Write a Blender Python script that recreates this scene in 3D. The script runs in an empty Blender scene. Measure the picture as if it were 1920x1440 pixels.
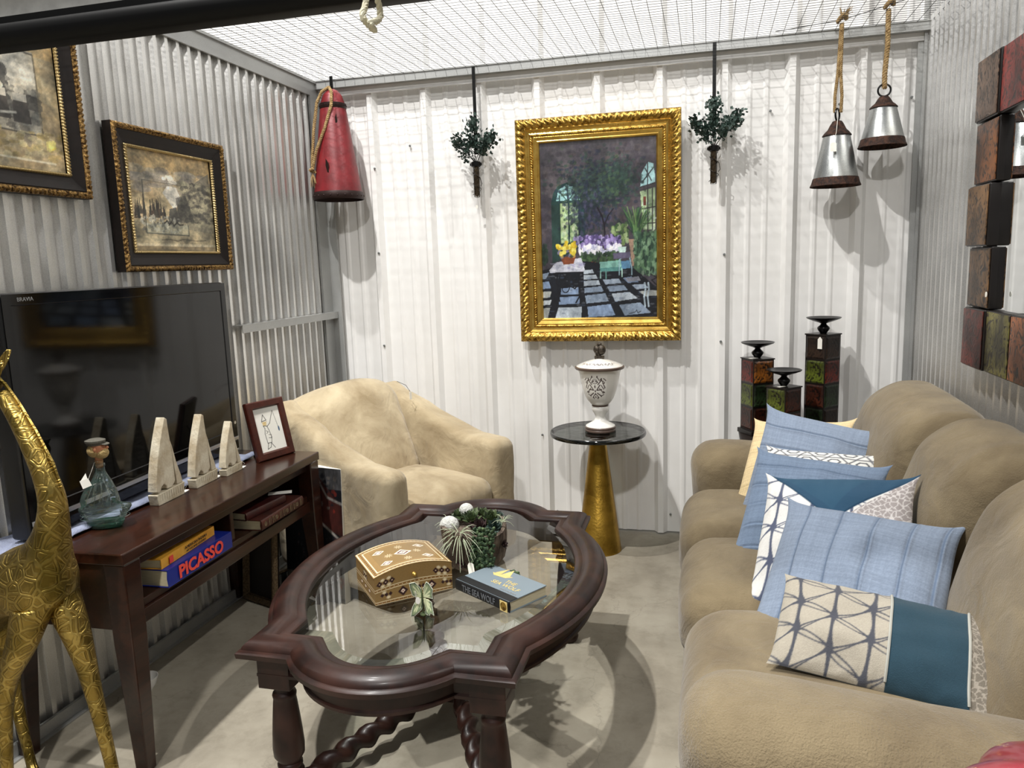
import bpy, math, random
import numpy as np
from mathutils import Vector, Matrix, noise
random.seed(7); rng = np.random.default_rng(7)
PI = math.pi
sc = bpy.context.scene
COL = sc.collection
# ------------------------------------------------------------------ camera, world, lights, exposure
cam = bpy.data.cameras.new('camera'); camo = bpy.data.objects.new('camera', cam); COL.objects.link(camo)
def cam_axes(yaw, pitch, roll):
    cy, sy, cp, sp = math.cos(yaw), math.sin(yaw), math.cos(pitch), math.sin(pitch)
    f = Vector((-sy*cp, cy*cp, -sp)); r0 = Vector((cy, sy, 0)); u0 = r0.cross(f)
    cr, sr = math.cos(roll), math.sin(roll)
    return cr*r0+sr*u0, -sr*r0+cr*u0, f
r_, u_, f_ = cam_axes(.25161291, .15592027, -.03292556)
camo.matrix_world = Matrix(((r_.x, u_.x, -f_.x, 0), (r_.y, u_.y, -f_.y, 0), (r_.z, u_.z, -f_.z, 1.445), (0, 0, 0, 1)))
cam.sensor_width = 36; cam.lens = 1425.9/1920*36; cam.clip_start = .02
sc.camera = camo
sc.view_settings.view_transform = 'Standard'; sc.view_settings.look = 'None'
sc.view_settings.exposure = 0.10; sc.view_settings.gamma = 1; sc.view_settings.use_curve_mapping = False
wd = bpy.data.worlds.new('world'); sc.world = wd; wd.use_nodes = True
wd.node_tree.nodes['Background'].inputs[0].default_value = (.93, .96, 1, 1)
wd.node_tree.nodes['Background'].inputs[1].default_value = .22
def lamp(x, y, z, e, r, col=(1, .98, .95)):
    l = bpy.data.lights.new('ceiling_lamp', 'AREA'); l.shape = 'DISK'; l.size = r; l.energy = e; l.color = col
    o = bpy.data.objects.new('ceiling_lamp', l); o.location = (x, y, z); COL.objects.link(o)
    return o
lamp(-2.0, .75, 6.2, 320, .11); lamp(-2.1, 1.95, 6.2, 190, .11); lamp(3.0, 1.7, 6.2, 190, .13)
lamp(-.2, -2.6, 5.4, 280, .35)

# ------------------------------------------------------------------ colour and materials
def s2l(c):
    return tuple((v/12.92 if v <= .04045 else ((v+.055)/1.055)**2.4) for v in c)
def C3(h):
    if isinstance(h, str):
        return s2l(tuple(int(h[i:i+2], 16)/255 for i in (0, 2, 4)))
    return h
class NT:
    def __init__(s, name):
        s.m = bpy.data.materials.new(name); s.m.use_nodes = True; s.t = s.m.node_tree; s.n = s.t.nodes; s.l = s.t.links
        s.b = s.n['Principled BSDF']
    def node(s, ty, **kw):
        n = s.n.new(ty)
        for k, v in kw.items():
            if k.startswith('i_'):
                n.inputs[k[2:].replace('_', ' ')].default_value = v
            else: setattr(n, k, v)
        return n
    def link(s, a, b): s.l.new(a, b)
def coord(t, kind='Object', scale=(1, 1, 1), rot=(0, 0, 0)):
    tc = t.node('ShaderNodeTexCoord'); mp = t.node('ShaderNodeMapping')
    mp.inputs['Scale'].default_value = scale; mp.inputs['Rotation'].default_value = rot
    t.link(tc.outputs[kind], mp.inputs[0]); return mp.outputs[0]
def ramp(t, fac, stops):
    r = t.node('ShaderNodeValToRGB'); t.link(fac, r.inputs[0]); e = r.color_ramp.elements
    while len(e) < len(stops): e.new(.5)
    for i, (p, c) in enumerate(stops):
        e[i].position = p; c = C3(c) if not isinstance(c, (int, float)) else (c, c, c); e[i].color = (*c, 1)
    return r.outputs[0]
def M(name, col, rough=.5, metal=0, var=None, bump=None, attr=False, spec=.5, sheen=0, coat=0, kind='Object', aniso=(1, 1, 1), extra_bump=None):
    """var=(scale, colour2, lo, hi) ; bump=(scale, strength)"""
    t = NT(name); b = t.b
    b.inputs['Roughness'].default_value = rough; b.inputs['Metallic'].default_value = metal
    b.inputs['Specular IOR Level'].default_value = spec
    if sheen: b.inputs['Sheen Weight'].default_value = sheen; b.inputs['Sheen Roughness'].default_value = .5
    if coat: b.inputs['Coat Weight'].default_value = coat; b.inputs['Coat Roughness'].default_value = .1
    co = None
    if var or bump: co = coord(t, kind, aniso)
    base = None
    if attr:
        a = t.node('ShaderNodeAttribute', attribute_name='Col'); base = a.outputs['Color']
    if var:
        nz = t.node('ShaderNodeTexNoise', i_Scale=var[0], i_Detail=6.0, i_Roughness=.6); t.link(co, nz.inputs['Vector'])
        fac = ramp(t, nz.outputs['Fac'], [(var[2] if len(var) > 2 else .35, 0.0), (var[3] if len(var) > 3 else .65, 1.0)])
        mx = t.node('ShaderNodeMix', data_type='RGBA'); t.link(fac, mx.inputs[0])
        if base: t.link(base, mx.inputs[6])
        else: mx.inputs[6].default_value = (*C3(col), 1)
        mx.inputs[7].default_value = (*C3(var[1]), 1)
        if base:
            mx.inputs[7].default_value = (*C3(var[1]), 1); mx.blend_type = 'MULTIPLY'
        base = mx.outputs[2]
    if base: t.link(base, b.inputs['Base Color'])
    else: b.inputs['Base Color'].default_value = (*C3(col), 1)
    if bump:
        nb = t.node('ShaderNodeTexNoise', i_Scale=bump[0], i_Detail=4.0, i_Roughness=.6); t.link(co, nb.inputs['Vector'])
        bp = t.node('ShaderNodeBump', i_Strength=bump[1], i_Distance=.01); t.link(nb.outputs['Fac'], bp.inputs['Height'])
        t.link(bp.outputs[0], b.inputs['Normal'])
    return t.m
def glassy(name, tint, ior=1.5, rough=0.0, wav=None):
    t = NT(name); t.n.remove(t.b); out = t.n['Material Output']
    tr = t.node('ShaderNodeBsdfTransparent'); tr.inputs[0].default_value = (*tint, 1)
    gl = t.node('ShaderNodeBsdfGlossy'); gl.inputs['Roughness'].default_value = rough
    fr = t.node('ShaderNodeFresnel', i_IOR=ior); mx = t.node('ShaderNodeMixShader')
    if wav:
        nb = t.node('ShaderNodeTexNoise', i_Scale=wav[0], i_Detail=1.0); t.link(coord(t), nb.inputs['Vector'])
        bp = t.node('ShaderNodeBump', i_Strength=wav[1], i_Distance=.01); t.link(nb.outputs['Fac'], bp.inputs['Height'])
        t.link(bp.outputs[0], gl.inputs['Normal']); t.link(bp.outputs[0], fr.inputs['Normal'])
    t.link(fr.outputs[0], mx.inputs[0]); t.link(tr.outputs[0], mx.inputs[1]); t.link(gl.outputs[0], mx.inputs[2]); t.link(mx.outputs[0], out.inputs[0])
    return t.m
def refract(name, col, rough=.02, ior=1.25):
    t = NT(name); b = t.b; b.inputs['Base Color'].default_value = (*C3(col), 1); b.inputs['Transmission Weight'].default_value = 1
    b.inputs['Roughness'].default_value = rough; b.inputs['IOR'].default_value = ior
    return t.m
def bottle_glass(name, tint, dif, k):
    m = glassy(name, tint, 1.6, wav=(45, .5)); t = m.node_tree; out = t.nodes['Material Output']; src = out.inputs[0].links[0].from_socket
    d = t.nodes.new('ShaderNodeBsdfTranslucent'); d.inputs[0].default_value = (*dif, 1); d2 = t.nodes.new('ShaderNodeBsdfDiffuse'); d2.inputs[0].default_value = (*dif, 1)
    a = t.nodes.new('ShaderNodeMixShader'); t.links.new(d.outputs[0], a.inputs[1]); t.links.new(d2.outputs[0], a.inputs[2])
    b = t.nodes.new('ShaderNodeMixShader'); b.inputs[0].default_value = k; t.links.new(src, b.inputs[1]); t.links.new(a.outputs[0], b.inputs[2]); t.links.new(b.outputs[0], out.inputs[0]); return m
# ---- galvanized steel: spangle cells plus long streaks
def galv(name, base='b9bab6', dark='8f9290', rough=.33, metal=.85):
    t = NT(name); b = t.b; b.inputs['Metallic'].default_value = metal
    co = coord(t)
    v = t.node('ShaderNodeTexNoise', i_Scale=330.0, i_Detail=2.0); t.link(co, v.inputs['Vector'])
    n = t.node('ShaderNodeTexNoise', i_Scale=2.2, i_Detail=4.0); t.link(co, n.inputs['Vector'])
    mx = t.node('ShaderNodeMath', operation='MULTIPLY_ADD'); t.link(v.outputs['Fac'], mx.inputs[0]); mx.inputs[1].default_value = .5; t.link(n.outputs['Fac'], mx.inputs[2])
    t.link(ramp(t, mx.outputs[0], [(.55, dark), (.95, base)]), b.inputs['Base Color'])
    r = t.node('ShaderNodeMapRange'); t.link(v.outputs['Fac'], r.inputs[0]); r.inputs[3].default_value = rough-.04; r.inputs[4].default_value = rough+.05
    t.link(r.outputs[0], b.inputs['Roughness'])
    return t.m
def concrete():
    t = NT('concrete'); b = t.b; co = coord(t)
    n1 = t.node('ShaderNodeTexNoise', i_Scale=2.3, i_Detail=9.0, i_Roughness=.62); t.link(co, n1.inputs['Vector'])
    n2 = t.node('ShaderNodeTexNoise', i_Scale=9.0, i_Detail=8.0, i_Roughness=.75, i_Distortion=.2); t.link(co, n2.inputs['Vector'])
    a = ramp(t, n1.outputs['Fac'], [(.32, '837c6e'), (.5, '979081'), (.7, 'a59f90')])
    c = ramp(t, n2.outputs['Fac'], [(.3, '8d8878'), (.52, 'ffffff')])
    mx = t.node('ShaderNodeMix', data_type='RGBA', blend_type='MULTIPLY'); mx.inputs[0].default_value = .3
    t.link(a, mx.inputs[6]); t.link(c, mx.inputs[7])
    # hairline cracks and dark specks
    v = t.node('ShaderNodeTexVoronoi', feature='DISTANCE_TO_EDGE', i_Scale=1.5)
    n3 = t.node('ShaderNodeTexNoise', i_Scale=6.0, i_Detail=6.0); t.link(co, n3.inputs['Vector'])
    ad = t.node('ShaderNodeVectorMath', operation='MULTIPLY_ADD'); t.link(n3.outputs['Color'], ad.inputs[0]); ad.inputs[1].default_value = (.35, .35, 0); t.link(co, ad.inputs[2])
    t.link(ad.outputs[0], v.inputs['Vector'])
    ck = ramp(t, v.outputs['Distance'], [(.0, .62), (.004, 1.0)])
    m2 = t.node('ShaderNodeMix', data_type='RGBA', blend_type='MULTIPLY'); m2.inputs[0].default_value = .5
    t.link(mx.outputs[2], m2.inputs[6]); t.link(ck, m2.inputs[7])
    v2 = t.node('ShaderNodeTexVoronoi', i_Scale=7.0, i_Randomness=1.0); t.link(ad.outputs[0], v2.inputs['Vector'])
    sp = ramp(t, v2.outputs['Distance'], [(.02, .35), (.045, 1.0)])
    m3 = t.node('ShaderNodeMix', data_type='RGBA', blend_type='MULTIPLY'); m3.inputs[0].default_value = .6
    t.link(m2.outputs[2], m3.inputs[6]); t.link(sp, m3.inputs[7]); t.link(m3.outputs[2], b.inputs['Base Color'])
    b.inputs['Roughness'].default_value = .55; b.inputs['Specular IOR Level'].default_value = .35
    bp = t.node('ShaderNodeBump', i_Strength=.25, i_Distance=.004); t.link(n2.outputs['Fac'], bp.inputs['Height']); t.link(bp.outputs[0], b.inputs['Normal'])
    return t.m
def wood(name, c1, c2, rough=.3, axis=(30, 3, 30), coat=.2, mottle=None):
    t = NT(name); b = t.b; co = coord(t, 'Object', axis)
    n = t.node('ShaderNodeTexNoise', i_Scale=1.0, i_Detail=8.0, i_Roughness=.65, i_Distortion=.6); t.link(co, n.inputs['Vector'])
    base = ramp(t, n.outputs['Fac'], [(.3, c1), (.7, c2)])
    if mottle:
        n2 = t.node('ShaderNodeTexNoise', i_Scale=9.0, i_Detail=5.0); t.link(coord(t), n2.inputs['Vector'])
        f = ramp(t, n2.outputs['Fac'], [(.45, 0.0), (.68, 1.0)])
        mx = t.node('ShaderNodeMix', data_type='RGBA'); t.link(f, mx.inputs[0]); t.link(base, mx.inputs[6]); mx.inputs[7].default_value = (*C3(mottle), 1); base = mx.outputs[2]
    t.link(base, b.inputs['Base Color']); b.inputs['Roughness'].default_value = rough; b.inputs['Specular IOR Level'].default_value = .32
    b.inputs['Coat Weight'].default_value = coat; b.inputs['Coat Roughness'].default_value = .15
    bp = t.node('ShaderNodeBump', i_Strength=.08, i_Distance=.003); t.link(n.outputs['Fac'], bp.inputs['Height']); t.link(bp.outputs[0], b.inputs['Normal'])
    return t.m
def suede(name, c1, c2, zig=False, sc_=1.0, bumps=.5):
    t = NT(name); b = t.b; co = coord(t)
    n = t.node('ShaderNodeTexNoise', i_Scale=4.5*sc_, i_Detail=7.0, i_Roughness=.6, i_Distortion=.5); t.link(co, n.inputs['Vector'])
    t.link(ramp(t, n.outputs['Fac'], [(.3, c1), (.66, c2)]), b.inputs['Base Color'])
    b.inputs['Roughness'].default_value = .85; b.inputs['Sheen Weight'].default_value = .25; b.inputs['Specular IOR Level'].default_value = .15
    n2 = t.node('ShaderNodeTexNoise', i_Scale=260.0, i_Detail=2.0); t.link(co, n2.inputs['Vector']); h = n2.outputs['Fac']
    if zig:
        w = t.node('ShaderNodeTexWave', i_Scale=30.0, i_Distortion=1.5, bands_direction='Z'); w.inputs['Detail'].default_value = 1.0; w.inputs['Detail Scale'].default_value = 3.0
        t.link(co, w.inputs['Vector'])
        sx = t.node('ShaderNodeSeparateXYZ'); t.link(co, sx.inputs[0]); lo = ramp(t, sx.outputs[2], [(.50, 1.0), (.53, .12)]); wm = t.node('ShaderNodeMath', operation='MULTIPLY'); t.link(lo, wm.inputs[0]); t.link(w.outputs['Fac'], wm.inputs[1])
        m = t.node('ShaderNodeMath', operation='MULTIPLY_ADD'); t.link(wm.outputs[0], m.inputs[0]); m.inputs[1].default_value = .6; t.link(h, m.inputs[2]); h = m.outputs[0]
    bp = t.node('ShaderNodeBump', i_Strength=bumps, i_Distance=.003); t.link(h, bp.inputs['Height'])
    n4 = t.node('ShaderNodeTexNoise', i_Scale=9.0, i_Detail=3.0, i_Distortion=1.5); t.link(co, n4.inputs['Vector'])
    b2 = t.node('ShaderNodeBump', i_Strength=.35, i_Distance=.02); t.link(n4.outputs['Fac'], b2.inputs['Height']); t.link(bp.outputs[0], b2.inputs['Normal'])
    t.link(b2.outputs[0], b.inputs['Normal'])
    return t.m

MAT = dict(
    concrete=concrete(),
    galv=galv('galvanized_steel', 'e8e7e4', 'bfbebb', .30, .78), galvdull=galv('galvanized_trim', 'b4b5b3', '9a9b9a', .42, .5),
    whitesteel=M('white_painted_steel', 'ecebe9', .34, var=(1.5, 'e0dfdc'), spec=.5),
    black=M('black_paint', '060606', .4, spec=.3), blackmat=M('black_rubber', '060606', .5, spec=.15), curtain=M('door_curtain_grey', '8f8e89', .5, var=(40, '7e7d79')),
    net=M('black_netting', '0b0b0b', .6), cream_rope=M('cream_rope', 'c9c4ac', .8), jute=M('jute_rope', 'b59a6c', .9, var=(60, '8a6e45'), bump=(400, .5)),
    gold=M('gilt_moulding', 'd3ad58', .27, .92, var=(55, '75541f', .46, .62), bump=(160, .25)), goldflat=M('gilt_flat', 'e0bd66', .24, .92, var=(20, 'c29a48')),
    bronze=M('dark_bronze_carving', 'a07f4c', .33, .85, var=(110, '3a2715', .42, .6), bump=(300, .3)), darkframe=wood('dark_frame_wood', '0e0907', '1c120d', .55, (20, 20, 20), 0),
    silverbead=M('champagne_beads', 'bfa877', .28, .85), art=M('painted_surface', 'ffffff', .45, attr=True), artgloss=M('painted_gloss', 'ffffff', .3, attr=True, spec=.6),
    fabric_art=M('printed_fabric', 'ffffff', .85, attr=True, bump=(500, .35), sheen=.1, spec=.15),
    stand=wood('dark_cherry_wood', '190b06', '351a0f', .28, (40, 4, 40), .35), tablewood=wood('antique_walnut', '120907', '2c1610', .42, (18, 18, 6), .06, mottle='38211a'),
    tvblack=M('glossy_black_plastic', '040405', .09, spec=.3), tvscreen=M('tv_screen', '090909', .07, spec=.32), silver=M('brushed_silver', 'c8c9cc', .3, .9), tvmat=M('tv_shell', '0b0b0c', .4),
    towel=M('blue_grey_towel', '9fa6bd', .95, var=(30, '878fa8'), bump=(350, .8)), tag=M('paper_tag', 'e9e6dc', .8), white=M('white_paper', 'e8e6de', .8),
    glass=glassy('clear_table_glass', (.98, .995, .985), 1.85), smoke=glassy('smoked_glass', (.10, .115, .105), 1.36, wav=(18, .25)), glassedge=M('dark_glass_edge', '050807', .08, spec=.8),
    bevel=glassy('bevel_glass', (.84, .92, .88), 2.5), brass=None,
    mirror=M('mirror_glass', 'e6e8e8', .01, 1.0), rust=M('rusty_iron', '4a2f22', .7, .4, var=(60, '241713', .4, .6), bump=(120, .5)), galvbell=galv('zinc_bell', 'c2c4c1', '85888a', .3, .9),
    redmetal=M('distressed_red_paint', '7a1c22', .42, .1, var=(14, '551216', .4, .75), bump=(30, .12)), rimdark=M('dark_riveted_iron', '2a1a17', .5, .5),
    whitecer=M('white_glaze', 'e6e4de', .22, coat=.3), brownrim=M('brown_glaze', '5a4a42', .35), brass_cone=M('brushed_gold_leaf', 'b8923a', .34, .85, var=(7, '7d5f1c', .38, .68), bump=(90, .15)),
    blackmetal=M('black_iron', '0e0d0e', .3, .5), pillarblack=M('black_lacquer', '120d0b', .35), pot=M('bark_pot', '8a7a6b', .85, var=(26, '44382f', .35, .65), bump=(55, 1.0), aniso=(3, 3, .6)),
    leaf=M('dusty_green_leaf', '2c4038', .6, var=(50, '6d8078', .5, .75)), leafd=M('succulent_green', '2b3a22', .5, var=(40, '66774a', .4, .7)), airplant=M('air_plant', 'c2ccae', .55), pearls=M('bead_succulent', '2c422c', .45, var=(90, '6b8058', .45, .7)),
    purple=M('purple_succulent', '4b3434', .6, var=(60, '2d2220')), whiteball=M('white_moss_ball', 'e6e6e0', .9, bump=(140, 1.0)), cork=M('cork', 'a5835a', .85, var=(60, '856545')),
    bottle=bottle_glass('aqua_glass', (.95, .985, .97), (.6, .82, .74), .05), bottlegreen=bottle_glass('green_glass_base', (.4, .8, .65), (.12, .45, .32), .22),
    whitewood=M('whitewashed_wood', 'd9d0b9', .8, var=(14, 'b3a285', .4, .65), bump=(60, .3)), pages=M('book_pages', 'cfc5a6', .85, var=(30, 'b8ad8c'), aniso=(1, 1, 30)),
    pageedge=M('page_edge', 'c9bf9f', .85), bookblue=M('blue_book_cloth', '16267e', .35, spec=.5), bookyellow=M('yellow_book_cover', 'dfa63a', .5, var=(12, 'c98a26')), bookblack=M('black_book_cloth', '0c0d10', .5), bookgrey=M('grey_green_cover', '75828a', .5), bookred=M('dark_red_leather', '3f100c', .45, var=(20, '2a0a08')), bookrust=M('rust_leather', '4a1c10', .5, var=(20, '2d110a')),
    redink=M('red_lettering', 'e0483c', .5), goldink=M('gold_lettering', 'd9c27e', .4), blackink=M('black_lettering', '15120f', .5), greyink=M('grey_lettering', '3a3d41', .5), spineink=M('dim_lettering', '5b5e62', .5), paleink=M('pale_lettering', '8d8f90', .5),
    sofa=suede('sofa_fabric', '675a45', '84765c', bumps=.45), sofazig=suede('sofa_ribbed_fabric', '675a45', '84765c', zig=True, bumps=.9), chair=suede('chair_microfiber', '88775a', 'c0b193', sc_=.8, bumps=.12),
    skin=M('painted_skin', 'b98058', .6, var=(30, 'a05a45')), beard=M('carved_beard', 'b49a66', .8, bump=(90, 1.0)), cap=M('captain_cap', '57544a', .75, bump=(120, .5)),
    redcer=M('red_glazed_ceramic', '8e2230', .3, var=(34, 'd8b070', .60, .66), coat=.5), goldpaint=M('gold_paint', 'd9b25c', .35, .6),
    boxwood=M('inlaid_box_side', 'ffffff', .45, attr=True, coat=.2), barkdark=M('dark_wood', '1a120e', .5), inkart=M('navy_panel', '16181f', .5),
    grasslike=M('dark_stem', '1c1a15', .6), screwm=M('zinc_screw', '8a8d8c', .4, .8), bead=M('warm_iron_wire', '241d17', .5, .6), tan=M('tan_rope', '7f6a4c', .9, var=(120, '4d3d2a'), bump=(300, .6)),
)
def giraffe_mat():
    t = NT('cast_brass'); b = t.b; b.inputs['Metallic'].default_value = 1; co = coord(t)
    nd = t.node('ShaderNodeTexNoise', i_Scale=14.0, i_Detail=2.0); t.link(co, nd.inputs['Vector'])
    ad = t.node('ShaderNodeVectorMath', operation='MULTIPLY_ADD'); t.link(nd.outputs['Color'], ad.inputs[0]); ad.inputs[1].default_value = (.02, .02, .02); t.link(co, ad.inputs[2])
    v = t.node('ShaderNodeTexVoronoi', feature='DISTANCE_TO_EDGE', i_Scale=27.0); t.link(ad.outputs[0], v.inputs['Vector'])
    line = ramp(t, v.outputs['Distance'], [(.0, 1.0), (.05, 1.0), (.09, 0.0), (.15, .0), (.19, .8), (.24, .15)])
    n = t.node('ShaderNodeTexNoise', i_Scale=11.0, i_Detail=5.0); t.link(co, n.inputs['Vector'])
    v2 = t.node('ShaderNodeTexVoronoi', i_Scale=150.0); t.link(co, v2.inputs['Vector'])
    base = ramp(t, n.outputs['Fac'], [(.34, '70612f'), (.6, 'b29a58')])
    mx = t.node('ShaderNodeMix', data_type='RGBA', blend_type='MULTIPLY'); mx.inputs[0].default_value = .55
    inv = ramp(t, line, [(0.0, 'b0a070'), (1.0, 'ffffff')]); t.link(base, mx.inputs[6]); t.link(inv, mx.inputs[7]); t.link(mx.outputs[2], b.inputs['Base Color'])
    b.inputs['Roughness'].default_value = .36
    s = t.node('ShaderNodeMath', operation='MULTIPLY_ADD'); t.link(v2.outputs['Distance'], s.inputs[0]); s.inputs[1].default_value = .25; t.link(line, s.inputs[2])
    bp = t.node('ShaderNodeBump', i_Strength=.45, i_Distance=.0035); t.link(s.outputs[0], bp.inputs['Height']); t.link(bp.outputs[0], b.inputs['Normal'])
    return t.m
MAT['giraffe'] = giraffe_mat()
def tile_mat(name, c, edge='120c09', rough=.35):
    t = NT(name); b = t.b; co = coord(t, 'Object', (1, 1, .75)); g = t.node('ShaderNodeTexCoord')
    n = t.node('ShaderNodeTexNoise', i_Scale=26.0, i_Detail=3.0, i_Distortion=3.2); t.link(co, n.inputs['Vector'])
    col = ramp(t, n.outputs['Fac'], [(.38, edge), (.52, c), (.72, c)])
    n0 = t.node('ShaderNodeTexNoise', i_Scale=7.0, i_Detail=2.0); t.link(co, n0.inputs['Vector'])
    col2 = ramp(t, n0.outputs['Fac'], [(.38, '2a1c16'), (.62, 'ffffff')])
    mx = t.node('ShaderNodeMix', data_type='RGBA', blend_type='MULTIPLY'); mx.inputs[0].default_value = .8; t.link(col, mx.inputs[6]); t.link(col2, mx.inputs[7])
    t.link(mx.outputs[2], b.inputs['Base Color']); b.inputs['Roughness'].default_value = rough
    bp = t.node('ShaderNodeBump', i_Strength=.5, i_Distance=.003); t.link(n.outputs['Fac'], bp.inputs['Height']); t.link(bp.outputs[0], b.inputs['Normal'])
    return t.m
TILES = [tile_mat('tile_%s' % k, c) for k, c in dict(red='6e2317', olive='5d6820', amber='935617', green='26381f', rust='482114', brown='33231a').items()]
MTILES = [tile_mat('mirror_tile_%s' % k, c, '241b17', .42) for k, c in dict(brown='6a5546', red='84302a', umber='765839', rust='80502c', wine='6e2f26', olive='726c36', orange='96582f').items()]

# ------------------------------------------------------------------ scene helpers
def tag(o, label=None, cat=None, group=None, kind=None):
    if label: o['label'] = label
    if cat: o['category'] = cat
    if group: o['group'] = group
    if kind: o['kind'] = kind
    return o
def empty(name, loc=(0, 0, 0), rz=0, label=None, cat=None, group=None, kind=None, mat=None):
    o = bpy.data.objects.new(name, None); o.empty_display_size = .05; COL.objects.link(o)
    if mat is not None: o.matrix_world = mat
    else: o.location = loc; o.rotation_euler = (0, 0, rz)
    return tag(o, label, cat, group, kind)
def link(me, name, parent, kind=None):
    o = bpy.data.objects.new(name, me); COL.objects.link(o)
    if parent: o.parent = parent
    if kind: o['kind'] = kind
    return o
class MB:
    def __init__(s): s.v = []; s.f = []
    def add(s, V, F):
        k = len(s.v); s.v += [tuple(p) for p in V]; s.f += [tuple(i+k for i in f) for f in F]; return s
    def box(s, c, d, rz=0, taper=1.0, rot=None):
        hx, hy, hz = d[0]/2, d[1]/2, d[2]/2; V = []
        for z in (-1, 1):
            k = taper if z < 0 else 1
            for x, y in ((-1, -1), (1, -1), (1, 1), (-1, 1)): V.append(Vector((x*hx*k, y*hy*k, z*hz)))
        R_ = rot if rot is not None else Matrix.Rotation(rz, 3, 'Z')
        return s.add([R_ @ p+Vector(c) for p in V], [(3, 2, 1, 0), (4, 5, 6, 7), (0, 1, 5, 4), (1, 2, 6, 5), (2, 3, 7, 6), (3, 0, 4, 7)])
    def lathe(s, prof, seg=32, c=(0, 0, 0), sx=1, sy=1, a0=0, close=True):
        V = []; F = []; n = len(prof)
        for r, z in prof:
            for k in range(seg):
                a = a0+2*PI*k/seg; V.append((c[0]+r*sx*math.cos(a), c[1]+r*sy*math.sin(a), c[2]+z))
        for i in range(n-1):
            for k in range(seg):
                F.append((i*seg+k, i*seg+(k+1) % seg, (i+1)*seg+(k+1) % seg, (i+1)*seg+k))
        if close: F.append(tuple(range(seg-1, -1, -1))); F.append(tuple((n-1)*seg+k for k in range(seg)))
        return s.add(V, F)
    def tube(s, path, r, seg=8, rfun=None, caps=True):
        P = [Vector(p) for p in path]; n = len(P); V = []; F = []
        T = [(P[min(i+1, n-1)]-P[max(i-1, 0)]).normalized() for i in range(n)]
        up = Vector((0, 0, 1)) if abs(T[0].z) < .9 else Vector((1, 0, 0)); N = (up-T[0]*up.dot(T[0])).normalized()
        for i in range(n):
            N = (N-T[i]*N.dot(T[i])).normalized(); B = T[i].cross(N); ri = r[i] if isinstance(r, (list, tuple)) else r
            for k in range(seg):
                a = 2*PI*k/seg; rr = ri*(rfun(i, a) if rfun else 1); V.append(P[i]+(N*math.cos(a)+B*math.sin(a))*rr)
        for i in range(n-1):
            for k in range(seg): F.append((i*seg+k, i*seg+(k+1) % seg, (i+1)*seg+(k+1) % seg, (i+1)*seg+k))
        if caps: F.append(tuple(range(seg-1, -1, -1))); F.append(tuple((n-1)*seg+k for k in range(seg)))
        return s.add(V, F)
    def rope(s, path, R_, pitch, strands=3, seg=6):
        P = [Vector(p) for p in path]; L = [0]
        for a, b in zip(P, P[1:]): L.append(L[-1]+(b-a).length)
        n = max(4, int(L[-1]/(pitch/7))); Q = []; j = 0
        for i in range(n+1):
            d = L[-1]*i/n
            while j < len(P)-2 and L[j+1] < d: j += 1
            t = (d-L[j])/max(1e-9, L[j+1]-L[j]); Q.append((P[j].lerp(P[j+1], t), d))
        up = Vector((.3, .9, .1)).normalized()
        for st in range(strands):
            W = []
            for i, (p, d) in enumerate(Q):
                T = (Q[min(i+1, n)][0]-Q[max(i-1, 0)][0]).normalized(); N = (up-T*up.dot(T)).normalized(); B = T.cross(N)
                a = 2*PI*(d/pitch+st/strands); W.append(p+(N*math.cos(a)+B*math.sin(a))*R_*.48)
            s.tube(W, R_*.56, seg)
        return s
    def ico(s, c, r, seg=8, rings=5, sc_=(1, 1, 1)):
        pr = [(max(1e-4, math.sin(PI*i/rings))*r, -math.cos(PI*i/rings)*r*sc_[2]) for i in range(rings+1)]
        return s.lathe(pr, seg, c, sc_[0], sc_[1], close=False)
    def prism(s, poly, h, M_=None):
        n = len(poly); V = [Vector((x, y, 0)) for x, y in poly]+[Vector((x, y, h)) for x, y in poly]
        if M_ is not None: V = [M_ @ p for p in V]
        return s.add(V, [tuple(range(n-1, -1, -1)), tuple(range(n, 2*n))]+[(i, (i+1) % n, (i+1) % n+n, i+n) for i in range(n)])
    def soft(s, c, d, r, n=(6, 6, 6), k=4, fn=None):
        h = [x/2 for x in d]; r = min(r, min(h)*.999); ax = []
        for i in range(3):
            a = [-h[i]+r*j/k for j in range(k)]; m = [-(h[i]-r)+2*(h[i]-r)*j/n[i] for j in range(n[i]+1)]
            ax.append(a+m+[h[i]-r*j/k for j in range(k-1, -1, -1)])
        idx = {}; V = []; F = []
        def vert(p):
            key = tuple(round(x, 5) for x in p)
            if key in idx: return idx[key]
            q = [max(-(h[i]-r), min(h[i]-r, p[i])) for i in range(3)]; w = Vector([p[i]-q[i] for i in range(3)]); ln = w.length
            o = Vector(q)+(w/ln*r if ln > 1e-9 else w)
            if fn: o = Vector(fn(o.x, o.y, o.z, o.x/h[0], o.y/h[1], o.z/h[2]))
            idx[key] = len(V); V.append(o+Vector(c)); return idx[key]
        for a, b, e in ((0, 1, 2), (1, 2, 0), (2, 0, 1)):
            for sg in (-1, 1):
                A, B = ax[a], ax[b]; G = []
                for x in A:
                    row = []
                    for y in B:
                        p = [0, 0, 0]; p[a] = x; p[b] = y; p[e] = sg*h[e]; row.append(vert(p))
                    G.append(row)
                for i in range(len(A)-1):
                    for j in range(len(B)-1):
                        f = (G[i][j], G[i+1][j], G[i+1][j+1], G[i][j+1]); F.append(f if sg > 0 else f[::-1])
        return s.add(V, F)
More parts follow.
